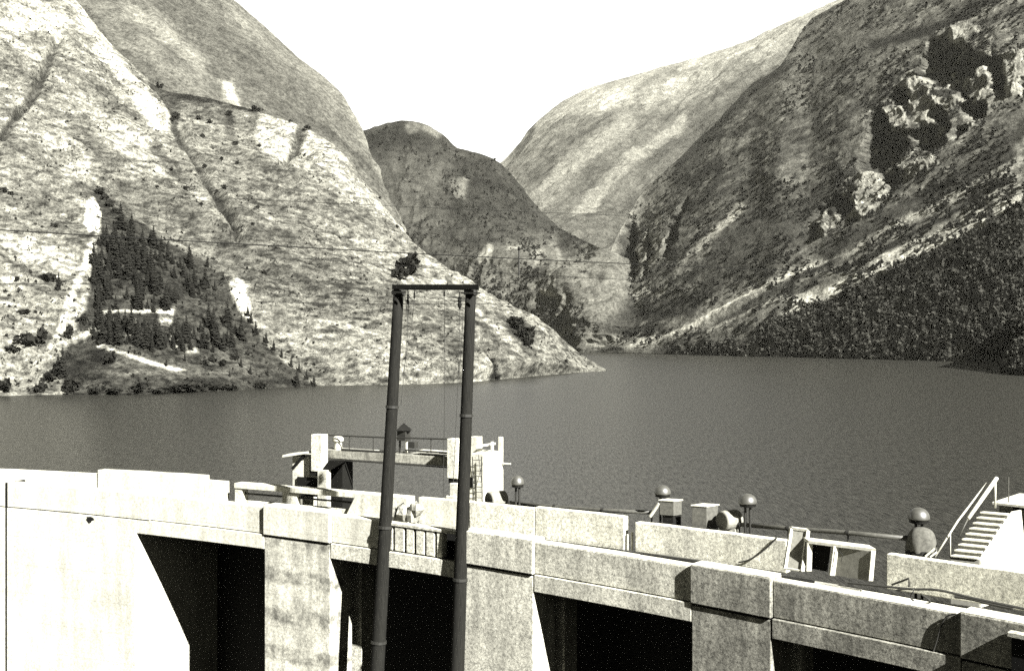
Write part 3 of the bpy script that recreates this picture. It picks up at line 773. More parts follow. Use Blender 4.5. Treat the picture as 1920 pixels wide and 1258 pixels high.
dp('spillway_recess', M['joint_shade'], [(22.6, 54, 101.2, 102.0, 7, 23.69)], 0)  # back wall coloured black for the shade inside the openings
dp('kerb', M['wall'], [(24.0, 54, 99.45, 99.8, 24.28, 24.40)], 0.01, jag=0.01)
# a lower ledge in front of the last pier
dp('ledge', M['dam'], [(43.75, 47, 95.62, RF - 0.02, 24.95, 25.08)], 0.02)
dp('ledge_shade_block', M['joint_shade'], [(43.8, 47, 95.7, RF - 0.02, 7, 24.94)], 0)  # black block standing in for the shadow under the ledge

# ------------------------------------------------------------------ upstream parapets: each block between two gaps
def para(a, b, ztop, r0=100.0, w=0.32, mat='wall', label='', zb=24.28, jag=0.01, extra=None):
    mb = MB(); mb.arc(a, b, r0, r0 + w, zb, ztop, jag=jag, seed=int(a * 10))
    o = mb.build('parapet_wall', M[mat], None, base=pol((a + b) / 2, r0 + w / 2, zb), bevel=0.025)
    tag(o, label, 'parapet wall')
    return o
para(6, 20.05, 25.39, mat='white', label='bright white parapet running off the left edge of the crest')
para(20.07, 23.58, 25.62, r0=99.93, w=0.46, mat='white', label='raised white parapet block standing higher than its neighbours')
para(23.60, 24.26, 25.41, mat='white', label='short white parapet stub beside the raised block and a narrow gap')
sl = thing('slotted_parapet', pol(27, 100, 24.28), 'low concrete parapet with a long open slot and a pipe inside', 'parapet wall')
mb = MB(); mb.arc(24.62, 28.42, 99.85, 100.4, 25.17, 25.40, jag=0.008); mb.build('coping_slab', M['white'], sl, bevel=0.02)
mb = MB(); mb.arc(24.62, 28.40, 100.1, 100.32, 24.28, 24.62); mb.build('sill', M['wall'], sl, bevel=0.02)
mb = MB(); mb.tube([pol(a, 100.15, 24.92) for a in np.linspace(24.7, 28.3, 9)], 0.045); mb.build('pipe', M['iron'], sl, smooth=True)
p0 = cyl(650, 940, 99.85); mb = MB()
a0 = 28.1; z0, z1 = 24.28, 25.40
V = [pol(28.05, 99.85, z0), pol(29.9, 99.85, z0), pol(29.9, 100.4, z0), pol(28.05, 100.4, z0), pol(28.42, 99.85, z1), pol(29.9, 99.85, z1), pol(29.9, 100.4, z1), pol(28.42, 100.4, z1)]
mb.hexa(V); mb.build('end_block', M['white'], sl, bevel=0.02)
mb = MB(); mb.arc(26.1, 26.55, 99.95, 100.25, 24.6, 25.165); mb.build('support', M['white'], sl, bevel=0.02)
mb = MB(); mb.arc(24.62, 24.85, 99.9, 100.35, 24.28, 25.165); mb.build('support', M['wall'], sl, bevel=0.02)
para(30.15, 31.55, 25.42, mat='white', label='pale parapet piece between the two leaning poles, left of the tower pedestal')
para(31.57, 33.30, 25.43, mat='wall', label='parapet block right behind the right leaning pole, below the drum')
para(33.31, 35.5, 25.49, mat='wall', label='stained parapet block ending at the narrow gap with posts')
para(35.76, 39.02, 25.34, mat='wall', label='long parapet block under the two metal boxes, with a hose hanging over it')
para(40.9, 54, 25.34, mat='wall', label='parapet in front of the stairway, running off the right edge')
# thickened end of the block beside the gap
for a in (35.56, 35.66):
    mb = MB(); mb.cbox(pol(a, 100.1, 0), a, 0.06, 0.08, 24.28, 24.86 if a < 35.6 else 24.95)
    tag(mb.build('gap_post', M['lightm'], None, base=pol(a, 100.1, 24.28), bevel=0.008),
        'thin pale post in the parapet gap, ' + ('the shorter left one' if a < 35.6 else 'the taller right one'), 'post', 'posts in the parapet gap')

# ------------------------------------------------------------------ the H-frame of two leaning poles
def dpole(x, y, r):  # a point of a pole at the crest's front distance r
    return onr(x, y, r)
hf = thing('utility_pole', onr(780, 1250, 95.7), 'leaning frame of two tall weathered poles joined by a dark crossbar', 'utility pole')
PB = {}
for nm, xb, xt, wb_, wt_ in (('l', 707, 748, 27, 20), ('r', 857, 883, 27, 20)):
    db = onr(xb, 1258, 95.7); kb = db.y / F
    def q(t, xb=xb, xt=xt, db=db):  # t = 0 at the frame's lower edge, 1 at the top
        x = xb + (xt - xb) * t; y = 1258 + (538 - 1258) * t
        d = db.y + 0.5 * t
        return Vector(P(x, y, d))
    bot = q(0) + (q(0) - q(1)) * 0.55
    pts = [bot] + [q(t) for t in np.linspace(0, 1, 11)]
    rads = [wb_ / 2 * kb * 1.08] + [(wb_ + (wt_ - wb_) * t) / 2 * kb for t in np.linspace(0, 1, 11)]
    mb = MB(); mb.tube(pts, rads, 14)
    pole = mb.build('pole', M['wood'], hf, smooth=True); pole['_w'] = hf['_w']
    def ring(t, h=0.10, e=0.035):
        c = q(t); ax = (q(1) - q(0)).normalized(); rr = (wb_ + (wt_ - wb_) * t) / 2 * kb
        m2 = MB(); m2.lathe(c - ax * h / 2, [(rr - 0.01, 0), (rr + e, 0), (rr + e, h), (rr - 0.01, h)], 14, ax)
        m2.build('collar', M['iron'], pole, smooth=False)
    for y in ((763, 988, 1203) if nm == 'l' else (779, 1086)): ring((1258 - y) / 720.0)
    ring(0.985, 0.16, 0.06)
    PB[nm] = q
ql, qr = PB['l'], PB['r']
a, b = ql(1.0), qr(1.0)
ax = (b - a).normalized()
mb = MB(); up = Vector((0, 0, 1)); dd_ = Vector((0, 1, 0))
A0 = a - ax * 0.28; w = ax * ((b - a).length + 0.62)
A0.y -= 0.12
mb.box(A0 - Vector((0, 0.28, 0.10)), w, (0, 0.16, 0), (0, 0, 0.17)); mb.build('crossbar', M['black'], hf, bevel=0.01)
mb = MB(); mb.box(A0 + Vector((0, 0.38, -0.10)), w, (0, 0.16, 0), (0, 0, 0.17)); mb.build('crossbar', M['black'], hf, bevel=0.01)
mb = MB(); mb.box(A0 + w - ax * 0.75 + Vector((0, -0.35, -0.26)), ax * 0.85, (0, 0.05, 0), (0, 0, 0.05)); mb.build('bracket', M['iron'], hf)
mb = MB(); mb.box(A0 - ax * 0.02 + Vector((0, -0.35, -0.24)), ax * 0.7, (0, 0.05, 0), (0, 0, 0.05)); mb.build('bracket', M['iron'], hf)
for (x, y0, y1, rr, wob) in ((765, 545, 572, 0.05, 0), (777, 545, 560, 0.04, 0), (833, 545, 556, 0.04, 0), (862, 548, 580, 0.085, 0)):
    c = Vector(P(x, y0, a.y - 0.2)); e = Vector(P(x, y1, a.y - 0.2)); h = (e - c).length
    mb = MB(); mb.lathe(c, [(0.02, 0), (0.02, h * .25), (rr, h * .3), (rr * .7, h * .42), (rr, h * .5), (rr * .7, h * .6), (rr, h * .68), (rr * .8, h * .85), (0.03, h * .95), (0.02, h)], 10, (0, 0, -1))
    mb.build('insulator', M['black'], hf, smooth=False)
for (x0, y0, x1, y1) in ((766, 572, 752, 760), (777, 560, 756, 700), (833, 556, 831, 930), (862, 580, 850, 905), (757, 548, 764, 600), (868, 560, 861, 700)):
    c = Vector(P(x0, y0, a.y - 0.2)); e = Vector(P(x1, y1, a.y - 0.3))
    mb = MB(); mb.tube([c, c.lerp(e, .33) + Vector((0.04, 0, 0)), c.lerp(e, .66) + Vector((0.02, 0, 0)), e], 0.010, 5)
    mb.build('down_wire', M['iron'], hf)

# ------------------------------------------------------------------ cables over the valley
def cable(x0, y0, d0, x1, y1, d1, rad, sag, label):
    A = Vector(P(x0, y0, d0)); B = Vector(P(x1, y1, d1)); pts = []
    for i in range(31):
        t = i / 30.0; p = A.lerp(B, t); p.z -= sag * 4 * t * (1 - t); pts.append(p)
    mb = MB(); mb.tube(pts, rad, 6)
    return tag(mb.build('overhead_cable', M['black'], None), label, 'cable', 'cables strung across the valley')
cable(-120, 424, 130, 1640, 512, 240, 0.085, 0.6, 'thickest dark cable crossing the whole valley above the pole frame')
cable(430, 372, 210, 1420, 412, 330, 0.055, 0.4, 'thin cable highest above the valley, left of the dark mountain')
cable(560, 484, 170, 1230, 527, 220, 0.045, 0.3, 'thin cable just under the thick one, passing the foot of the spacer rod')
cable(-60, 532, 170, 720, 524, 240, 0.045, 0.4, 'thin cable crossing the triangular wood on the left slope')
cable(480, 566, 170, 960, 569, 210, 0.045, 0.2, 'thin cable lowest, passing just below the crossbar of the pole frame')
rod = thing('cable_spacer', P(973, 517, 212), 'short upright dark rod hanging between two thin cables over the valley', 'cable spacer')
mb = MB(); mb.tube([P(973, 462, 212), P(973, 517, 212)], 0.16, 8); mb.build('rod', M['iron'], rod)
mb = MB(); mb.lathe(P(973, 470, 212), [(0.16, 0), (0.3, 0.1), (0.3, 0.5), (0.16, 0.6)], 10); mb.build('clamp', M['black'], rod)

# ------------------------------------------------------------------ gate tower upstream of the parapet
tw = thing('gate_tower', pol(29.5, 102, 20), 'white concrete gate frame of two towers joined by a weathered footbridge', 'gate tower')
def tpart(name, mat, rects, bevel=0.02):
    for r in rects:
        mb = MB(); mb.prect(*r); o = mb.build(name, M[mat], tw, bevel=bevel)
    return o
tpart('tower_block', 'white', [(548, 855, 580, 1010, 102.0, 1.1)])
tpart('tower_block', 'white', [(866, 850, 906, 1010, 102.0, 1.55)])
tpart('column', 'wall', [(583, 815, 602.5, 884, 101.7, 0.5)])
tpart('column', 'wall', [(838, 823, 858, 897, 101.6, 0.5)])
tpart('column', 'white', [(881, 819, 895, 852, 102.5, 0.4)])
tpart('foot_dark_block', 'black', [(582, 884.3, 600, 892, 101.75, 0.4)], 0)  # black block built in place of the shadow below the column
tpart('foot_dark_block', 'black', [(841, 897.3, 857, 906, 101.65, 0.4)], 0)
tpart('pedestal', 'white', [(595, 881, 613.5, 1010, 101.4, 0.28)])
tpart('pedestal', 'white', [(843, 906.3, 858, 1010, 101.4, 0.5), (836, 930, 858, 1010, 101.35, 0.6)])
tpart('niche', 'black', [(557, 895, 597, 930, 101.9, 0.08), (858, 908, 866, 940, 101.9, 0.3), (879, 895, 885, 914, 101.9, 0.08)], 0)  # flat black plates stand in for the dark inside the openings
tpart('doorway_dark_panel', 'black', [(617, 864, 642, 1010, 102.1, 0.8)], 0)  # black panel painted in for the dark of the doorway
mb = MB()
mb.hexa([onr(603, 882, 101.5), onr(618, 882, 101.5), onr(642, 866, 103), onr(642, 866, 103.2), onr(617, 863, 101.5), onr(650, 863.5, 101.5), onr(652, 861, 103.2), onr(618, 861, 103.2)])
mb.build('gate_hood', M['black'], tw)
br = tpart('footbridge', 'old', [(602, 849, 838, 866, 102.3, 1.0)], 0.03)
for r in ((602, 866.5, 838, 869, 102.2, 0.05), (640, 843.5, 722, 846.5, 102.25, 0.12), (758, 845, 838, 847.5, 102.25, 0.1)):
    mb = MB(); mb.prect(*r); mb.build('bridge_pipe', M['iron'], br)
for r in ((606, 845.5, 640, 849.0, 102.4, 0.6), (690, 846.8, 735, 849.0, 102.5, 0.6), (780, 846.2, 836, 849.0, 102.4, 0.6)):
    mb = MB(); mb.prect(*r); mb.build('bridge_plank', M['timber'], br)
mb = MB(); mb.tube([onr(602, 815, 102.3), onr(720, 820, 102.3), onr(838, 823, 102.3)], 0.035, 6)
for x, y in ((655, 817.2), (700, 819), (808, 822)): mb.tube([onr(x, y, 102.3), onr(x, 849, 102.3)], 0.022, 6)
mb.build('handrail', M['iron'], tw)
mb = MB(); v0 = onr(529, 857.5, 101.6); v1 = onr(581, 849.5, 101.8); e = (v1 - v0)
mb.box(v0, e, (0.15, 0.75, 0), (0, 0, 0.10)); mb.build('canopy_plank', M['timber'], tw, bevel=0.01)
mb = MB(); mb.tube([onr(570, 853, 101.9), onr(548.5, 878, 101.93)], 0.075, 8); mb.build('brace', M['black'], tw)
# railings on the right tower
mb = MB()
t_, u_ = frame_at(cyl(906, 850, 102)[0])
c0 = onr(904, 851, 102.1); c1 = c0 + u_ * 1.45
mb.box(c1 + Vector((-0.1, -0.1, -2.5)), t_ * 0.16, u_ * 0.16, (0, 0, 3.1)); mb.box(c0 + u_ * .75 + Vector((-0.05, 0, -0.3)), t_ * 0.1, u_ * 0.1, (0, 0, 0.75))
mb.box(c0 + u_ * 0.0 + Vector((-0.3, 0, 0.26)), t_ * 0.07, u_ * 1.6, (0, 0, 0.09)); mb.box(c1 + Vector((-0.05, -0.1, -0.55)), t_ * 0.55, u_ * 0.06, (0, 0, 0.06))
mb.build('tower_railing', M['lightm'], tw, bevel=0.01)
mb = MB()
for x in (886, 903): mb.tube([onr(x, 856, 101.85), onr(x + 2, 1000, 101.85)], 0.02, 6)
for k in range(9): mb.tube([onr(886, 862 + k * 10, 101.85), onr(903.5, 863 + k * 10, 101.85)], 0.014, 5)
mb.tube([onr(905, 868, 101.8), onr(886, 935, 101.8)], 0.012, 5); mb.tube([onr(897, 852, 101.8), onr(903, 905, 101.8)], 0.012, 5)
mb.build('ladder', M['iron'], tw)

# small things on the footbridge
c = onr(634, 849, 102.6)
bl = thing('beacon_lamp', c, 'small pale bell-shaped lamp on the footbridge, beside the white left column', 'lamp')
mb = MB(); mb.lathe(c, [(0.24, 0), (0.24, 0.08), (0.19, 0.1), (0.17, 0.5)], 16); mb.build('base', M['wall'], bl, smooth=False)
mb = MB(); mb.lathe(c + Vector((0, 0, 0.5)), [(0.19, 0), (0.26, 0.05), (0.24, 0.18), (0.14, 0.28), (0.02, 0.31)], 16); mb.build('cap', M['lightm'], bl, smooth=True)
c = onr(757, 849, 102.6)
kk = thing('signal_post', c, 'slender box on posts with a pointed black roof, on the middle of the footbridge', 'signal post')
for dx in (-0.17, 0.13):
    mb = MB(); mb.cbox(c + Vector((dx, 0, 0)), 29, 0.07, 0.07, c.z, c.z + 0.62); mb.build('leg', M['iron'] if dx < 0 else M['lightm'], kk)
mb = MB(); mb.cbox(c, 29, 0.46, 0.4, c.z + 0.55, c.z + 1.02); mb.build('case', M['iron'], kk, bevel=0.015)
mb = MB(); h0 = c.z + 1.0
mb.add([c + Vector((sx * 0.34, sy * 0.32, 1.0)) for sx, sy in ((-1, -1), (1, -1), (1, 1), (-1, 1))] + [c + Vector((0, 0, 1.32))], [(3, 2, 1, 0), (0, 1, 4), (1, 2, 4), (2, 3, 4), (3, 0, 4)])
mb.build('roof', M['black'], kk)
mb = MB(); mb.cbox(c + Vector((0.42, 0, 0)), 29, 0.34, 0.3, c.z + 0.22, c.z + 0.5); mb.build('side_box', M['iron'], kk, bevel=0.01)

# ------------------------------------------------------------------ lamps behind the parapet
def lamp(x, ytop, ybase, wpx, r, label, twoleg=True):
    t_, u_ = frame_at(cyl(x, ybase, r)[0])
    top = onr(x, ytop, r); k = top.y / F; R = wpx / 2 * k
    base = Vector((top.x, top.y, 23.6)); yb = onr(x, ybase, r).z
    o = thing('mushroom_lamp', base, label, 'lamp', 'dome lamps along the upstream parapet')
    yb += (top.z - yb) * 0.10; hd = top.z - yb
    mb = MB(); prof = [(R * .98, 0), (R, hd * .12)] + [(R * math.cos(q), hd * (.12 + .88 * math.sin(q))) for q in np.linspace(0.1, 1.5, 8)]
    mb.lathe(Vector((top.x, top.y, yb)), prof, 28); mb.build('dome', M['dome'], o, smooth=True)
    mb = MB(); mb.lathe(Vector((top.x, top.y, yb - hd * .35)), [(R * .5, 0), (R * .88, hd * .10), (R * .9, hd * .36)], 20); mb.build('shade', M['black'], o)
    for sx in ((-1, 1) if twoleg else (0,)):
        p = base + t_ * (0.075 * sx) * (R / 0.25)
        mb = MB(); mb.tube([p, Vector((p.x, p.y, yb - hd * .2))], 0.045 if twoleg else 0.05, 8); mb.build('leg', M['iron'], o)
    mb = MB(); mb.lathe(Vector((base.x, base.y, 24.9)), [(R * .5, 0), (R * .5, 0.08)], 12); mb.build('collar', M['iron'], o)
    return o
lamp(970.5, 891, 910, 25, 100.9, 'dome lamp on two thin legs nearest to the gate tower, beside the drum')
lamp(1242.5, 909, 928, 31, 100.95, 'dome lamp partly hidden behind the small metal box')
lamp(1402, 925, 946, 34, 100.75, 'dome lamp standing free on black legs, between the boxes and the open frames')
lamp(1723, 951, 976, 39, 101.3, 'dome lamp right above the rounded grey tarpaulin')

# ------------------------------------------------------------------ guard rails
def grail(pts, r, label, rad=0.075):
    o = thing('guard_rail', onr(*pts[0], r), label, 'guard rail', 'pipe rails beyond the parapet')
    mb = MB(); V = [onr(x, y, r) for x, y in pts]; mb.tube(V, rad, 10); mb.build('rail', M['pipe'], o, smooth=True)
    for i in range(0, len(V)):
        mb = MB(); p = V[i]; mb.tube([p - Vector((0, 0, 1.4)), p - Vector((0, 0, 0.05))], 0.03, 6); mb.build('post', M['iron'], o)
        mb = MB(); d = (V[min(i + 1, len(V) - 1)] - V[max(i - 1, 0)]).normalized(); mb.lathe(p - d * 0.05, [(rad, 0), (rad + .02, 0), (rad + .02, .1), (rad, .1)], 10, d); mb.build('coupling', M['iron'], o)
    return o
grail([(956, 942.5), (1040, 950), (1130, 956.5), (1222, 960.5)], 101.0, 'thick pipe rail beyond the parapet from the first dome lamp to the metal boxes')
grail([(1386, 983), (1478, 990), (1590, 998.5), (1700, 1009)], 100.8, 'thick pipe rail behind the open frames, ending at the tarpaulin')

# ------------------------------------------------------------------ boxes and drums
def pbox(name, xl, xm, xr, ytop, ybot, r, mat, label, cat, base=None, yaw=25, hood=True):
    t0, u0 = frame_at(cyl(xm, ybot, r)[0])
    c = onr(xm, ytop, r); zt = c.z; zb = onr(xm, ybot, r).z; k = c.y / F
    q = math.radians(yaw)
    e1 = Vector((-math.cos(q) * 0.9, math.sin(q), 0)).normalized(); e2 = Vector((math.cos(math.radians(38)), math.sin(math.radians(38)), 0))
    w1 = (xm - xl) * k / abs(e1.x) * 0.98; w2 = (xr - xm) * k / abs(e2.x) * 0.98
    o = thing(name, Vector((c.x, c.y, (onr(xm, base, r).z if base else zb))), label, cat)
    b0 = Vector((c.x, c.y, zb))
    mb = MB(); mb.hexa([b0, b0 + e2 * w2, b0 + e2 * w2 + e1 * w1, b0 + e1 * w1] + [v + Vector((0, 0, zt - zb - 0.03)) for v in (b0, b0 + e2 * w2, b0 + e2 * w2 + e1 * w1, b0 + e1 * w1)])
    mb.build('case', M[mat], o, bevel=0.012)
    f = 0.03; mb = MB(); bb = Vector((c.x, c.y, zt - 0.028)) - (e1 + e2) * f
    W1, W2 = w1 + 2 * f, w2 + 2 * f
    mb.hexa([bb, bb + e2 * W2, bb + e2 * W2 + e1 * W1, bb + e1 * W1] + [v + Vector((0, 0, 0.045)) for v in (bb, bb + e2 * W2, bb + e2 * W2 + e1 * W1, bb + e1 * W1)])
    mb.build('lid', M['lightm'], o, bevel=0.01)
    if base:
        zz = onr(xm, base, r).z; f = 0.06; bb = Vector((c.x, c.y, zz)) + (e1 + e2) * f
        W1, W2 = w1 - 2 * f, w2 - 2 * f + 0.1; h = zb - zz - 0.003
        mb = MB(); mb.hexa([bb, bb + e2 * W2, bb + e2 * W2 + e1 * W1, bb + e1 * W1] + [v + Vector((0, 0, h)) for v in (bb, bb + e2 * W2, bb + e2 * W2 + e1 * W1, bb + e1 * W1)])
        mb.build('plinth', M['black'], o)
    return o
pbox('metal_box', 1238, 1263, 1281, 939, 967, 100.5, 'crate', 'small metal box on a black plinth in front of the half-hidden dome lamp', 'box', base=1000)
pbox('metal_box', 1299, 1325, 1351, 949, 1000, 100.6, 'crate', 'taller metal box between the black-plinth box and the pale drum', 'box')
def drum(x, y, r, rad, ln, mat, label, yaw):
    c = onr(x, y, r); ax = Vector((math.cos(math.radians(yaw)), math.sin(math.radians(yaw)), 0))
    o = thing('drum', c - Vector((0, 0, rad)), label, 'drum')
    mb = MB(); pr = [(rad * .9, 0), (rad, .03)]
    for k in range(1, 4): pr += [(rad, ln * k / 4 - .03), (rad * 1.05, ln * k / 4), (rad, ln * k / 4 + .03)]
    pr += [(rad, ln - .03), (rad * .9, ln)]
    mb.lathe(c - ax * ln / 2, pr, 24, ax); mb.build('barrel', M[mat], o, smooth=False, bevel=0)
    mb = MB(); mb.lathe(c - ax * (ln / 2 + .012), [(rad * .85, 0), (rad * .85, .01)], 20, ax); mb.build('end_plate', M['crate'], o)
    mb = MB(); mb.cbox(c, 30, 0.5, 0.35, c.z - rad - 1.2, c.z - rad * .8); mb.build('cradle', M['old'], o)
    return o
drum(931, 936, 101.0, 0.33, 0.75, 'panel', 'pale drum lying between the gate tower and the first dome lamp', 35)
drum(1368, 975, 100.8, 0.34, 0.7, 'panel', 'pale drum lying beside the taller metal box, next to the free-standing dome lamp', 30)
mb = MB(); mb.tube([onr(1219, 968, 100.4), onr(1236, 943, 100.45)], 0.06, 8)
tag(mb.build('strut', M['timber'], None, base=onr(1219, 968, 100.4)), 'short slanting pale strut leaning on the metal box with the black plinth', 'strut')
# tarpaulin-covered machine
c = onr(1728, 1043, 100.9); k = c.y / F
tp = thing('covered_winch', Vector((c.x, c.y, 24.28)), 'rounded machine under a grey tarpaulin, below a dome lamp near the stairs', 'winch')
n, m_ = 28, 12; V = []; Fc = []
for j in range(m_ + 1):
    q = j / m_ * math.pi / 2
    for i in range(n):
        a_ = 2 * math.pi * i / n; rr = math.cos(q) ** 0.7 * (1 + 0.05 * math.sin(5 * a_ + 3 * q) + 0.035 * math.sin(11 * a_))
        V.append(c + Vector((0.46 * rr * math.cos(a_), 0.42 * rr * math.sin(a_), 0.16 + 0.74 * math.sin(q) ** 0.9)))
for j in range(m_):
    for i in range(n): Fc.append((j * n + i, j * n + (i + 1) % n, (j + 1) * n + (i + 1) % n, (j + 1) * n + i))
mb = MB(); mb.add(V, Fc); mb.build('tarpaulin', M['tarp'], tp, smooth=True)
mb = MB(); mb.lathe(Vector((c.x - .02, c.y, 24.28)), [(0.47, 0), (0.46, c.z + .12 - 24.28), (0.42, c.z + .22 - 24.28)], 20); mb.build('body', M['black'], tp)
mb = MB(); mb.tube([onr(1735, 1043, 100.4), onr(1752, 1028, 100.5)], 0.035, 6); mb.tube([onr(1744, 1044, 100.4), onr(1757, 1034, 100.5)], 0.03, 6); mb.build('lever', M['lightm'], tp)

# ------------------------------------------------------------------ leaning frames on the road
def quad_panel(mb, a, b, c_, d, th):   # a b c d around, thickened away from the viewer
    a, b, c_, d = map(Vector, (a, b, c_, d)); nn = (b - a).cross(d - a).normalized()
    if nn.y < 0: nn = -nn
    mb.hexa([a, b, c_, d, a + nn * th, b + nn * th, c_ + nn * th, d + nn * th])
def bar(mb, a, b, w, dpt):
    a = Vector(a); b = Vector(b); d = (b - a).normalized(); s = d.cross(Vector((0, 1, 0))).normalized()
    mb.hexa([a - s * w / 2, a + s * w / 2, a + s * w / 2 + Vector((0, dpt, 0)), a - s * w / 2 + Vector((0, dpt, 0)),
             b - s * w / 2, b + s * w / 2, b + s * w / 2 + Vector((0, dpt, 0)), b - s * w / 2 + Vector((0, dpt, 0))])
fr = thing('leaning_frame', onr(1487, 1066, 98.4), 'tall narrow pale frame with a grey panel leaning upright on the road', 'frame')
A_, B_, C_, D_ = onr(1472, 1065, 98.6), onr(1504, 1070, 98.6), onr(1515, 994, 99.2), onr(1484, 990, 99.2)
mb = MB(); quad_panel(mb, A_, B_, C_, D_, 0.03); mb.build('panel', M['panel'], fr)
mb = MB(); off = Vector((0, -0.06, 0))
for a_, b_, w in ((A_, D_, .09), (B_, C_, .11), (D_, C_, .09), (A_, B_, .06)): bar(mb, a_ + off, b_ + off, w, 0.16)
mb.build('border', M['lightm'], fr, bevel=0.008)
f2 = thing('open_crate', onr(1575, 1080, 98.4), 'low pale framed crate, left half open and dark, right half panelled', 'crate')
r_ = 98.7
LT, MT, RT = onr(1519, 1017, r_), onr(1568, 1024, r_), onr(1638, 1033, r_)
LB, MB_, RB = onr(1517, 1071, r_), onr(1561, 1079, r_), onr(1633, 1089, r_)
for i, (a_, b_, w) in enumerate(((LB, LT, .16), (MB_, MT, .16), (RB, RT, .13))):
    mb = MB(); bar(mb, a_, b_, w, 0.14); mb.build('upright', M['lightm'], f2, bevel=0.01)
mb = MB(); bar(mb, LT + Vector((-.06, -0.003, .02)), RT + Vector((.07, -0.003, .02)), 0.10, 0.6); mb.build('top_board', M['lightm'], f2, bevel=0.01)
mb = MB(); quad_panel(mb, MB_ + Vector((0.08, .06, 0)), RB + Vector((-0.06, .06, 0)), RT + Vector((-0.06, .06, -.04)), MT + Vector((.08, .06, -.04)), 0.03); mb.build('panel', M['panel'], f2)
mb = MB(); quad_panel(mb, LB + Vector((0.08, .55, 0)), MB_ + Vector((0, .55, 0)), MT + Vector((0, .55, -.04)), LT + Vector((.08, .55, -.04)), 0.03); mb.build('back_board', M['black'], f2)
mb = MB(); mb.tube([onr(1571, 1030, 98.66), onr(1580, 1040, 98.62), onr(1577, 1052, 98.62)], 0.012, 5); mb.build('handle', M['iron'], f2)

# ------------------------------------------------------------------ stairway and the block at the right edge
b0 = onr(1796, 1052, 101.0); ph0 = cyl(1796, 1052, 101.0)[0]
st = thing('stairway', Vector((b0.x, b0.y, 24.0)), 'pale concrete stairway of steep steps climbing away beside a dark block', 'stairway')
pl_ = [onr(1783, 1047, 101.0), onr(1846, 955, 103.2)]
n = 9; s0 = onr(1783, 1049, 101.0); s1 = onr(1845, 958, 102.9)
rt = Vector((0.83, -0.55, 0)).normalized(); run = Vector((s1.x - s0.x, s1.y - s0.y, 0)); rise = s1.z - s0.z
for k in range(n):
    pk = s0 + run * (k / n); zt = s0.z + rise * (k + 1) / n
    w = 0.78
    mb = MB(); mb.box(Vector((pk.x, pk.y, 23.9)), rt * w, run * (1.0 / n if k < n - 1 else 1.6 / n) * 1.0, (0, 0, zt - 23.9 - 0.05))
    mb.build('riser_block', M['panel'], st)  # greyer than the treads: the risers' shade put into the colour
    mb = MB(); mb.box(Vector((pk.x, pk.y, zt - 0.048)) - run.normalized() * 0.04, rt * (w + 0.0), run * (1.0 / n) + run.normalized() * 0.035, (0, 0, 0.05)); mb.build('tread', M['white'], st, bevel=0.008)
mb = MB(); q0 = s0 + rt * 0.783
pr = [Vector((q0.x, q0.y, 23.9)), Vector((q0.x, q0.y, s0.z + 0.1)), Vector((q0.x + run.x, q0.y + run.y, s1.z + 0.06)), Vector((q0.x + run.x * 1.5, q0.y + run.y * 1.5, s1.z + 0.06)), Vector((q0.x + run.x * 1.5, q0.y + run.y * 1.5, 23.9))]
mb.add(pr + [v + rt * 0.06 for v in pr], [(0, 1, 2, 3, 4), (9, 8, 7, 6, 5)] + [(i, (i + 1) % 5, 5 + (i + 1) % 5, 5 + i) for i in range(5)])
mb.build('stringer', M['white'], st)
def strail(name, pts, rad, mat, posts):
    mb = MB(); mb.tube(pts, rad, 8)
    for p, h in posts: mb.tube([p, p - Vector((0, 0, h))], rad * .55, 6)
    mb.build(name, M[mat], st, smooth=True)
strail('handrail', [onr(1753, 1044, 100.6), onr(1796, 976, 101.4), onr(1850, 906, 103.0)], 0.030, 'lightm', [(onr(1782, 1000, 101.0), 0.75)])
strail('handrail', [onr(1815, 972, 101.4), onr(1869, 896, 103.0)], 0.062, 'lightm', [(onr(1866, 904, 103.0), 0.8)])
strail('handrail', [onr(1797, 1008, 101.1), onr(1815, 972, 101.4)], 0.02, 'pipe', [])
bk = thing('gatehouse', onr(1900, 1060, 103.6), 'low concrete gatehouse block with a wide black opening at the right edge', 'gatehouse')
mb = MB(); za = onr(1866, 947, 103.5).z
t_, u_ = frame_at(43)
g0 = onr(1873, 1000, 103.55)
mb.box(Vector((g0.x, g0.y, 23.9)), t_ * 0.42, u_ * 2.4, (0, 0, za - 23.9)); mb.build('pier', M['old'], bk, bevel=0.02)
mb = MB(); mb.box(Vector((g0.x, g0.y, 23.9)) + t_ * 0.425 + u_ * 0.5, t_ * 5, u_ * 1.9, (0, 0, za - 23.9)); mb.build('opening_dark_block', M['black'], bk)  # black block painted in for the dark inside the opening
mb = MB(); mb.box(Vector((g0.x, g0.y, za + 0.003)) - t_ * 0.2 - u_ * 0.05, t_ * 6, u_ * 2.6, (0, 0, 0.09)); mb.build('roof_slab', M['white'], bk, bevel=0.015)
for x in (1866, 1891):
    mb = MB(); p = onr(x, 944, 103.8); mb.tube([p, p + Vector((0, 0, 0.85))], 0.018, 6); mb.build('rail_post', M['pipe'], bk)
for y, dx in ((1004, 0), (1024, -2)):
    mb = MB(); p = onr(1885 + dx, y, 103.4); mb.box(p, t_ * 0.28 - Vector((0, 0, 0.05 if y < 1010 else -0.1)), u_ * 0.1, (0, 0, 0.06)); mb.build('hinge_bracket', M['lightm'], bk)

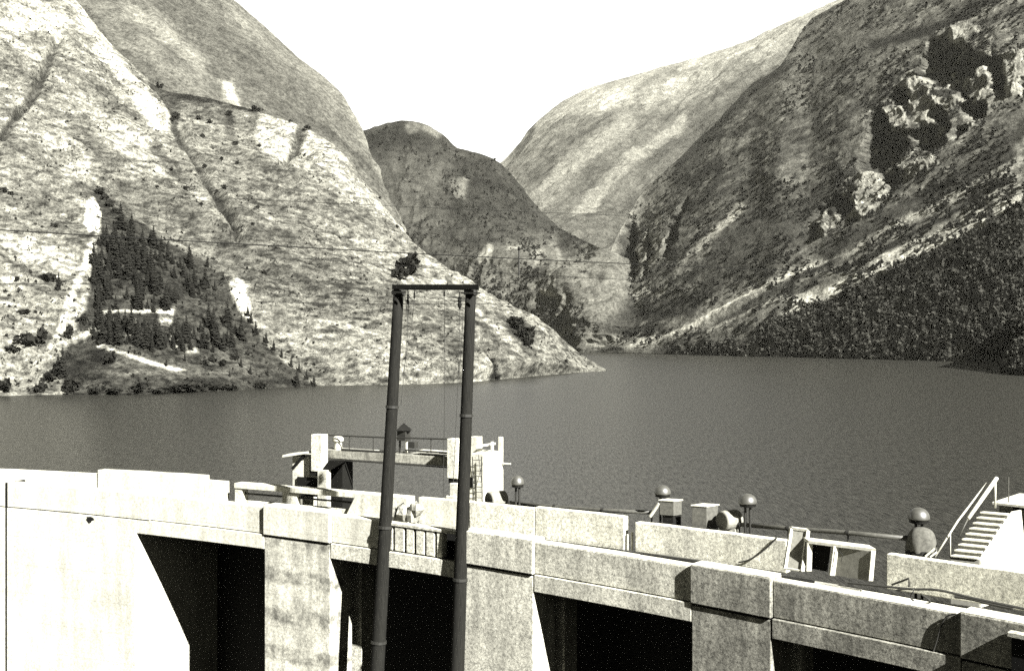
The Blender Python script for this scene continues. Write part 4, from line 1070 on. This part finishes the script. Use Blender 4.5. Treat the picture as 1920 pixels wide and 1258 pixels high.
# ------------------------------------------------------------------ bits lying on the road and hoses
def slab(x0, y0, x1, y1, r, dr, h, mat, name, label, cat, group=None):
    a_ = cyl(x0, y0, r)[0]; b_ = cyl(x1, y1, r)[0]; mb = MB(); mb.arc(a_, b_, r, r + dr, 24.285, 24.285 + h, jag=0.01, seed=int(x0))
    return tag(mb.build(name, M[mat], None, bevel=0.008), label, cat, group)
slab(1200, 1030, 1300, 1044, 99.0, 0.25, 0.16, 'black', 'timber_beam', 'dark beam lying on the road below the boxes, nearer the pole frame', 'beam')
slab(1225, 1018, 1330, 1032, 99.5, 0.12, 0.13, 'crate', 'timber_beam', 'grey beam lying at the foot of the long parapet block under the boxes', 'beam')
slab(1430, 1066, 1520, 1082, 98.3, 0.3, 0.24, 'black', 'timber_beam', 'dark beam lying below the tall leaning frame', 'beam')
slab(1530, 1080, 1610, 1092, 98.3, 0.25, 0.22, 'old', 'plank', 'grey plank lying in front of the open crate', 'plank')
slab(1440, 1078, 1480, 1084, 97.2, 0.3, 0.30, 'black', 'timber_beam', 'short dark block lying right behind the right pier cap', 'beam')
slab(405, 938, 640, 952, 98.6, 0.5, 0.34, 'old', 'pipe_duct', 'grey duct lying along the road in front of the slotted parapet', 'duct')
slab(785, 968, 870, 978, 98.5, 0.3, 0.36, 'old', 'pipe_duct', 'short grey duct on the road between the two leaning poles', 'duct')
def hose(pts, r, rad, label, mat='rubber'):
    mb = MB(); V = []
    for x, y in pts: V.append(onr(x, y, r))
    # smooth the points
    S = []
    for i in range(len(V) - 1):
        p0, p1, p2, p3 = V[max(i - 1, 0)], V[i], V[i + 1], V[min(i + 2, len(V) - 1)]
        for t in np.linspace(0, 1, 6)[:-1]:
            S.append(0.5 * ((2 * p1) + (p2 - p0) * t + (2 * p0 - 5 * p1 + 4 * p2 - p3) * t * t + (3 * p1 - p0 - 3 * p2 + p3) * t ** 3))
    S.append(V[-1]); mb.tube(S, rad, 6)
    return tag(mb.build('hose', M[mat], None), label, 'hose')
hose([(1456, 1008), (1440, 1024), (1420, 1040), (1402, 1050), (1385, 1054)], 99.94, 0.03, 'thin hose hanging in a curve over the long parapet block')
hose([(1590, 1092), (1660, 1099), (1710, 1104), (1760, 1106), (1830, 1122), (1925, 1142)], 98.4, 0.035, 'long dark hose trailing along the road to the right edge')
hose([(1680, 1106), (1712, 1104), (1708, 1120), (1722, 1130), (1745, 1128), (1728, 1114)], 97.6, 0.025, 'looped hose lying on the road in front of the right parapet')
hose([(1792, 1150), (1776, 1155), (1765, 1172), (1757, 1200), (1748, 1228), (1742, 1262)], 96.0, 0.022, 'black cable hanging down the beam beside the last pier')
hose([(1900, 1140), (1860, 1132), (1820, 1122), (1790, 1118)], 98.9, 0.05, 'thick dark cable lying at the foot of the right parapet')
bt = MB(); t_, u_ = frame_at(41)
a_ = onr(1672, 1096, 99.0); bt.tube([a_, onr(1704, 1084, 99.0), onr(1705, 1100, 99.0)], 0.035, 6)
tag(bt.build('iron_bracket', M['iron'], None), 'bent iron bracket standing on the road by the right parapet', 'bracket')
# rubble by the left pole
for k, (x, y, s_) in enumerate(((742, 966, .3), (757, 962, .38), (772, 964, .34), (781, 955, .3), (1160 - 420, 974, .22))):
    c = onr(x, y, 98.9); mb = MB(); rg = random.Random(k)
    V = []; Fc = []
    for j in range(5):
        for i in range(8):
            q = j / 4 * math.pi - math.pi / 2; a_ = i * math.pi / 4; rr = s_ * (0.75 + 0.5 * rg.random())
            V.append(c + Vector((rr * math.cos(q) * math.cos(a_), rr * math.cos(q) * math.sin(a_), rr * math.sin(q))))
    for j in range(4):
        for i in range(8): Fc.append((j * 8 + i, j * 8 + (i + 1) % 8, (j + 1) * 8 + (i + 1) % 8, (j + 1) * 8 + i))
    mb.add(V, Fc)
    tag(mb.build('rubble_stone', M['old'], None), 'lump of pale rubble on the road beside the left leaning pole', 'rubble', 'rubble beside the left pole')

# ------------------------------------------------------------------ trees and bushes
def conifer_meshes(seed):
    rg = random.Random(seed); mb = MB(); H = 1.0; tiers = 11
    for k in range(tiers):
        t = k / (tiers - 1); z = 0.10 + 0.86 * t; R = (0.22 * (1 - t) ** 0.85 + 0.015) * rg.uniform(0.85, 1.15)
        n = 9 if t < 0.7 else 6; ph = rg.random() * 6
        for i in range(n):
            a = ph + 2 * math.pi * (i + rg.uniform(-.3, .3)) / n; r = R * rg.uniform(0.6, 1.2); w = 0.42 * r + 0.012
            dz = -r * rg.uniform(0.25, 0.6)
            d = Vector((math.cos(a), math.sin(a), 0)); s = Vector((-math.sin(a), math.cos(a), 0))
            tip = d * r + Vector((0, 0, z + dz)); mid_ = d * r * .55 + Vector((0, 0, z + dz * .3))
            mb.add([Vector((0, 0, z + 0.05)), mid_ - s * w, tip, mid_ + s * w], [(0, 1, 2, 3)])
            mb.add([Vector((0, 0, z + 0.03)) + s * w * .6, mid_ + Vector((0, 0, -0.05)), tip + Vector((0, 0, -0.04)), Vector((0, 0, z - 0.06)) - s * w * .6], [(0, 1, 2, 3)])
    me = bpy.data.meshes.new('crown'); me.from_pydata([tuple(v) for v in mb.v], [], mb.f); me.materials.append(M['leaf'])
    tr = MB(); tr.tube([(0, 0, -0.05), (0, 0, 0.5), (0, 0, 0.97)], [0.022, 0.013, 0.003], 6)
    mt = bpy.data.meshes.new('trunk'); mt.from_pydata([tuple(v) for v in tr.v], [], tr.f); mt.materials.append(M['bark'])
    return me, mt
CONI = [conifer_meshes(s) for s in range(6)]
def shrub_mesh(seed, n=90):
    rg = random.Random(100 + seed); mb = MB()
    cl = [(Vector((rg.uniform(-.3, .3), rg.uniform(-.3, .3), rg.uniform(.25, .62))), rg.uniform(.2, .34)) for _ in range(7)]
    for _ in range(n):
        c0, r0 = rg.choice(cl)
        d = Vector((rg.gauss(0, 1), rg.gauss(0, 1), rg.gauss(0, 1))).normalized() * r0 * rg.random() ** .4
        p = c0 + d; p.z = max(p.z, 0.0); s = rg.uniform(.06, .13)
        a = Vector((rg.gauss(0, 1), rg.gauss(0, 1), rg.gauss(0, 1))).normalized(); b = a.cross(Vector((rg.gauss(0, 1), rg.gauss(0, 1), rg.gauss(0, 1)))).normalized()
        mb.add([p - a * s - b * s, p + a * s - b * s * .6, p + a * s + b * s, p - a * s * .7 + b * s], [(0, 1, 2, 3)])
    me = bpy.data.meshes.new('shrub'); me.from_pydata([tuple(v) for v in mb.v], [], mb.f); me.materials.append(M['bush'])
    return me
SHR = [shrub_mesh(s) for s in range(5)]
def conifer(slope, x, y, hpx, label, group):
    p = slope.at(x, y); h = hpx * p[1] / F
    o = bpy.data.objects.new('conifer', None); COL.objects.link(o); o.location = p; o.empty_display_size = 1
    o.rotation_euler = (0, 0, RND.uniform(0, 6.28)); o.scale = (h * RND.uniform(.85, 1.2),) * 2 + (h,)
    me, mt = RND.choice(CONI)
    for nm, m_ in (('crown', me), ('trunk', mt)):
        c = bpy.data.objects.new(nm, m_); COL.objects.link(c); c.parent = o
    return tag(o, label, 'conifer', group)
def shrub(slope, x, y, wpx, hpx, label, group=None, cat='bush', name='bush'):
    p = slope.at(x, y); k = p[1] / F
    o = bpy.data.objects.new(name, RND.choice(SHR)); COL.objects.link(o)
    o.location = (p[0], p[1], p[2] - 0.3); o.scale = (wpx * k, wpx * k, hpx * k); o.rotation_euler = (0, 0, RND.uniform(0, 6.28))
    return tag(o, label, cat, group)
def scatter(poly, n, mind):
    xs = [p[0] for p in poly]; ys = [p[1] for p in poly]; res = []; k = 0
    while len(res) < n and k < n * 60:
        k += 1; x = RND.uniform(min(xs), max(xs)); y = RND.uniform(min(ys), max(ys))
        if not inpoly(np.array([x]), np.array([y]), poly)[0]: continue
        if any((x - a) ** 2 + ((y - b) * 1.6) ** 2 < mind ** 2 for a, b in res): continue
        res.append((x, y))
    return sorted(res, key=lambda q: q[1])
UP = [(188, 452), (205, 430), (232, 432), (262, 440), (298, 466), (316, 490), (352, 498), (376, 505), (380, 530), (395, 552), (372, 566), (330, 572), (300, 590), (240, 590), (186, 592), (172, 560), (168, 522), (178, 480)]
for x, y in scatter(UP, 92, 10):
    conifer(left, x, y, RND.choice((18, 24, 30, 34, 38, 42, 46, 52)) * RND.uniform(.9, 1.1), 'dark conifer crowded into the upper part of the triangular wood', 'conifers in the upper wood')
MIDP = [(168, 625), (200, 612), (250, 614), (300, 625), (340, 612), (400, 618), (425, 610), (452, 640), (440, 664), (380, 664), (310, 672), (250, 654), (190, 650), (164, 642)]
for x, y in scatter(MIDP, 62, 10):
    conifer(left, x, y, RND.choice((16, 22, 28, 34, 40, 46, 54)) * RND.uniform(.9, 1.1), 'conifer in the lower belt of the triangular wood, above the pale track', 'conifers in the lower wood belt')
for x, y, h in ((185, 600, 32), (205, 598, 26), (222, 612, 30), (440, 580, 14), (415, 536, 16), (388, 508, 20), (402, 548, 20), (470, 612, 26), (463, 598, 22), (478, 632, 26), (498, 645, 24),
                (512, 658, 22), (528, 672, 20), (546, 690, 22), (560, 700, 20), (575, 712, 20), (590, 722, 22), (452, 690, 20), (470, 702, 20), (500, 705, 18), (312, 690, 18), (345, 680, 18), (430, 705, 14)):
    conifer(left, x, y, h, 'small conifer dotted along the edge of the triangular wood', 'small conifers along the wood edge')
conifer(left, 118, 706, 62, 'largest dark conifer on the left bank, below the white landslip strip', None)
conifer(left, 108, 702, 44, 'medium conifer touching the largest one on its left', None)
conifer(left, 557, 733, 34, 'lone dark conifer at the waterline, right end of the wood', None)
conifer(left, 110, 566, 36, 'lone conifer on the left edge of the white landslip strip', None)
for x, y, w, h in ((210, 738, 34, 20), (255, 738, 40, 26), (295, 738, 36, 16), (330, 738, 40, 22), (355, 738, 50, 30), (385, 738, 46, 24), (415, 738, 40, 16), (435, 738, 30, 14), (175, 740, 26, 22), (490, 735, 30, 18)):
    shrub(left, x, y, w, h, 'low dark bush on the waterline under the triangular wood', 'bushes along the waterline')
for x, y, w, h in ((8, 735, 26, 34), (50, 655, 40, 30), (78, 655, 26, 40), (95, 715, 24, 30), (135, 735, 36, 34), (75, 735, 22, 26), (25, 660, 30, 20), (155, 618, 22, 24), (128, 640, 20, 34), (88, 540, 34, 20), (40, 600, 30, 14)):
    shrub(left, x, y, w, h, 'bush on the pale broken ground of the left bank', 'bushes on the pale left bank')
shrub(left, 212, 684, 26, 26, 'round bush below the pale track in the wood', None)
for x, y in ((200, 676), (400, 678), (420, 684), (385, 684), (440, 676)): shrub(left, x, y, 18, 14, 'low bush on the turf below the wood belt', 'bushes on the lower turf')
shrub(left, 757, 530, 46, 52, 'big dark bush on the slope just above the crossbar of the pole frame', None, 'bush')
shrub(left, 748, 536, 34, 34, 'smaller bush joined to the big one above the crossbar', None, 'bush')
for x, y, s_ in ((955, 655, 34), (965, 668, 36), (945, 645, 30), (975, 680, 28)): shrub(left, x, y, s_, s_ * .8, 'bush in the dark clump right of the pole frame, near the shore', 'bushes right of the pole frame')
for x, y, s_ in ((910, 698, 20), (920, 706, 20), (930, 714, 18)): shrub(left, x, y, s_, s_ * .8, 'bush in the short dark gully reaching the water', 'bushes in the shore gully')
spots = ((186, 372, 22), (195, 382, 18), (206, 392, 20), (214, 402, 16), (8, 357, 16), (20, 362, 12), (122, 240, 7), (104, 428, 14), (290, 365, 8), (420, 360, 13), (408, 360, 10), (346, 364, 14), (384, 320, 11), (414, 308, 13), (446, 310, 9),
         (290, 262, 10), (318, 240, 14), (330, 208, 18), (300, 165, 16), (372, 206, 12), (395, 212, 12), (430, 206, 14), (474, 205, 18), (486, 204, 14), (578, 229, 14), (545, 226, 8), (378, 260, 12), (386, 252, 8), (442, 252, 12), (488, 252, 10),
         (512, 286, 12), (528, 292, 10), (470, 438, 12), (480, 400, 8), (494, 514, 10), (402, 480, 13), (372, 405, 10), (636, 449, 8), (745, 436, 10), (732, 445, 9), (755, 450, 9), (708, 378, 8), (956, 590, 10), (972, 594, 12), (980, 608, 8), (1000, 612, 7),
         (1055, 694, 8), (905, 577, 9), (875, 570, 8), (938, 565, 9), (1012, 614, 8), (1074, 646, 8), (30, 545, 12), (577, 274, 8), (250, 236, 10), (320, 330, 10), (268, 346, 8))
for x, y, s_ in spots:
    shrub(left, x, y, s_, s_ * .85, 'small dark bush scattered over the bare slid slope', 'bushes on the bare slope')

def tuft_mass(name, jobs, n_quad, mat):
    V = []; Fc = []
    for p, w, h in jobs:
        for _ in range(n_quad):
            a = NP.uniform(0, 6.283); e = NP.uniform(0, 1); r = w * (1 - e) ** .6 * NP.uniform(.4, 1.0)
            c = np.array([p[0] + r * math.cos(a) * .5, p[1] + r * math.sin(a) * .5, p[2] + h * e])
            s = w * NP.uniform(.16, .34); u = NP.normal(size=3); u /= np.linalg.norm(u); v = np.cross(u, NP.normal(size=3)); v /= np.linalg.norm(v) + 1e-6
            b = len(V); V += [tuple(c - u * s), tuple(c - v * s), tuple(c + u * s), tuple(c + v * s)]; Fc.append((b, b + 1, b + 2, b + 3))
    me = bpy.data.meshes.new(name); me.from_pydata(V, [], Fc); me.materials.append(mat)
    o = bpy.data.objects.new(name, me); COL.objects.link(o); o['kind'] = 'stuff'
    return o
jobs = []
while len(jobs) < 3000:
    x = RND.uniform(1230, 1925); y = RND.uniform(380, 700)
    if not inpoly(np.array([x]), np.array([y]), NEARWOOD)[0] or y > 676 + (x - 1400) * .012: continue
    g_ = vnoise(np.array([x / 34.0 - y / 50.0, y / 16.0, 5.5])) + 0.6 * vnoise(np.array([x / 11.0, y / 7.0, 9.5]))
    if g_ + RND.uniform(-.35, .35) < -0.12: continue
    p = right.at(x, y); k = p[1] / F
    jobs.append((p, RND.uniform(4, 11) * (1 + .3 * g_), RND.uniform(5, 15) * (1 + .3 * g_)))
for _ in range(160):
    x = RND.uniform(1880, 1960); y = RND.uniform(600, 703); p = head.at(x, y); jobs.append((p, RND.uniform(4, 7), RND.uniform(6, 11)))
o = tuft_mass('near_wood', jobs, 14, M['woodleaf']); tag(o, 'dense dark wood covering the right shore down to the lake', 'wood')
jobs = []
while len(jobs) < 3600:
    x = RND.uniform(1130, 1925); y = RND.uniform(5, 650)
    yt = np.interp(x, [1100, 1165, 1200, 1276, 1341, 1444, 1520, 1589, 1925], [590, 430, 362, 294, 233, 139, 38, 0, 0])
    if y < yt + 4: continue
    if any(inpoly(np.array([x]), np.array([y]), c)[0] for c in CLIFFS + ROCKS): continue
    if vnoise(np.array([x / 40.0, y / 40.0, 3.3])) + RND.uniform(-.5, .5) < 0: continue
    p = right.at(x, y); jobs.append((p, RND.uniform(5, 11), RND.uniform(5, 9)))
o = tuft_mass('mountain_scrub', jobs, 7, M['leaf']); tag(o, 'scrub and small trees scattered over the dark right mountain', 'scrub')
jobs = []
while len(jobs) < 1500:
    x = RND.uniform(0, 1120); y = RND.uniform(20, 735)
    i = int((x - left.x0) / (left.x1 - left.x0) * (left.nx - 1))
    if y < left.Y[-1, i] + 6 or y > left.Y[0, i] - 2: continue
    if vnoise(np.array([x / 30.0, y / 30.0, 8.3])) + RND.uniform(-.5, .5) < 0.1: continue
    p = left.at(x, y); jobs.append((p, RND.uniform(1.2, 3.2), RND.uniform(1, 2.4)))
o = tuft_mass('slope_scrub', jobs, 6, M['leaf']); tag(o, 'tiny scrub speckling the bare slid slope on the left', 'scrub')
jobs = []
while len(jobs) < 1500:
    x = RND.uniform(660, 1100); y = RND.uniform(235, 640)
    i = int((x - mid.x0) / (mid.x1 - mid.x0) * (mid.nx - 1))
    if y < mid.Y[-1, i] + 4: continue
    if vnoise(np.array([x / 40.0, y / 40.0, 1.3])) + RND.uniform(-.5, .5) < 0: continue
    p = mid.at(x, y); jobs.append((p, RND.uniform(6, 13), RND.uniform(6, 12)))
o = tuft_mass('hill_scrub', jobs, 6, M['leaf']); tag(o, 'scrub and small trees on the dark hill closing the valley', 'scrub')

# ------------------------------------------------------------------ the summer haze over the valley
hm = bpy.data.materials.new('valley_haze'); hm.use_nodes = True; hn = hm.node_tree; hn.nodes.clear()
ho = hn.nodes.new('ShaderNodeOutputMaterial'); hv = hn.nodes.new('ShaderNodeVolumePrincipled')
hv.inputs['Color'].default_value = (0.9, 0.885, 0.76, 1); hv.inputs['Density'].default_value = 1.0e-5
hn.links.new(hv.outputs[0], ho.inputs['Volume'])
mb = MB(); mb.box((-5200, -120, -40), (11000, 0, 0), (0, 7600, 0), (0, 0, 3200))
hz = mb.build('haze', hm, None, base=(0, 3600, -40)); tag(hz, 'thin pale summer haze filling the valley', 'haze', kind='stuff')

for o in bpy.data.objects:
    if '_w' in o: del o['_w']
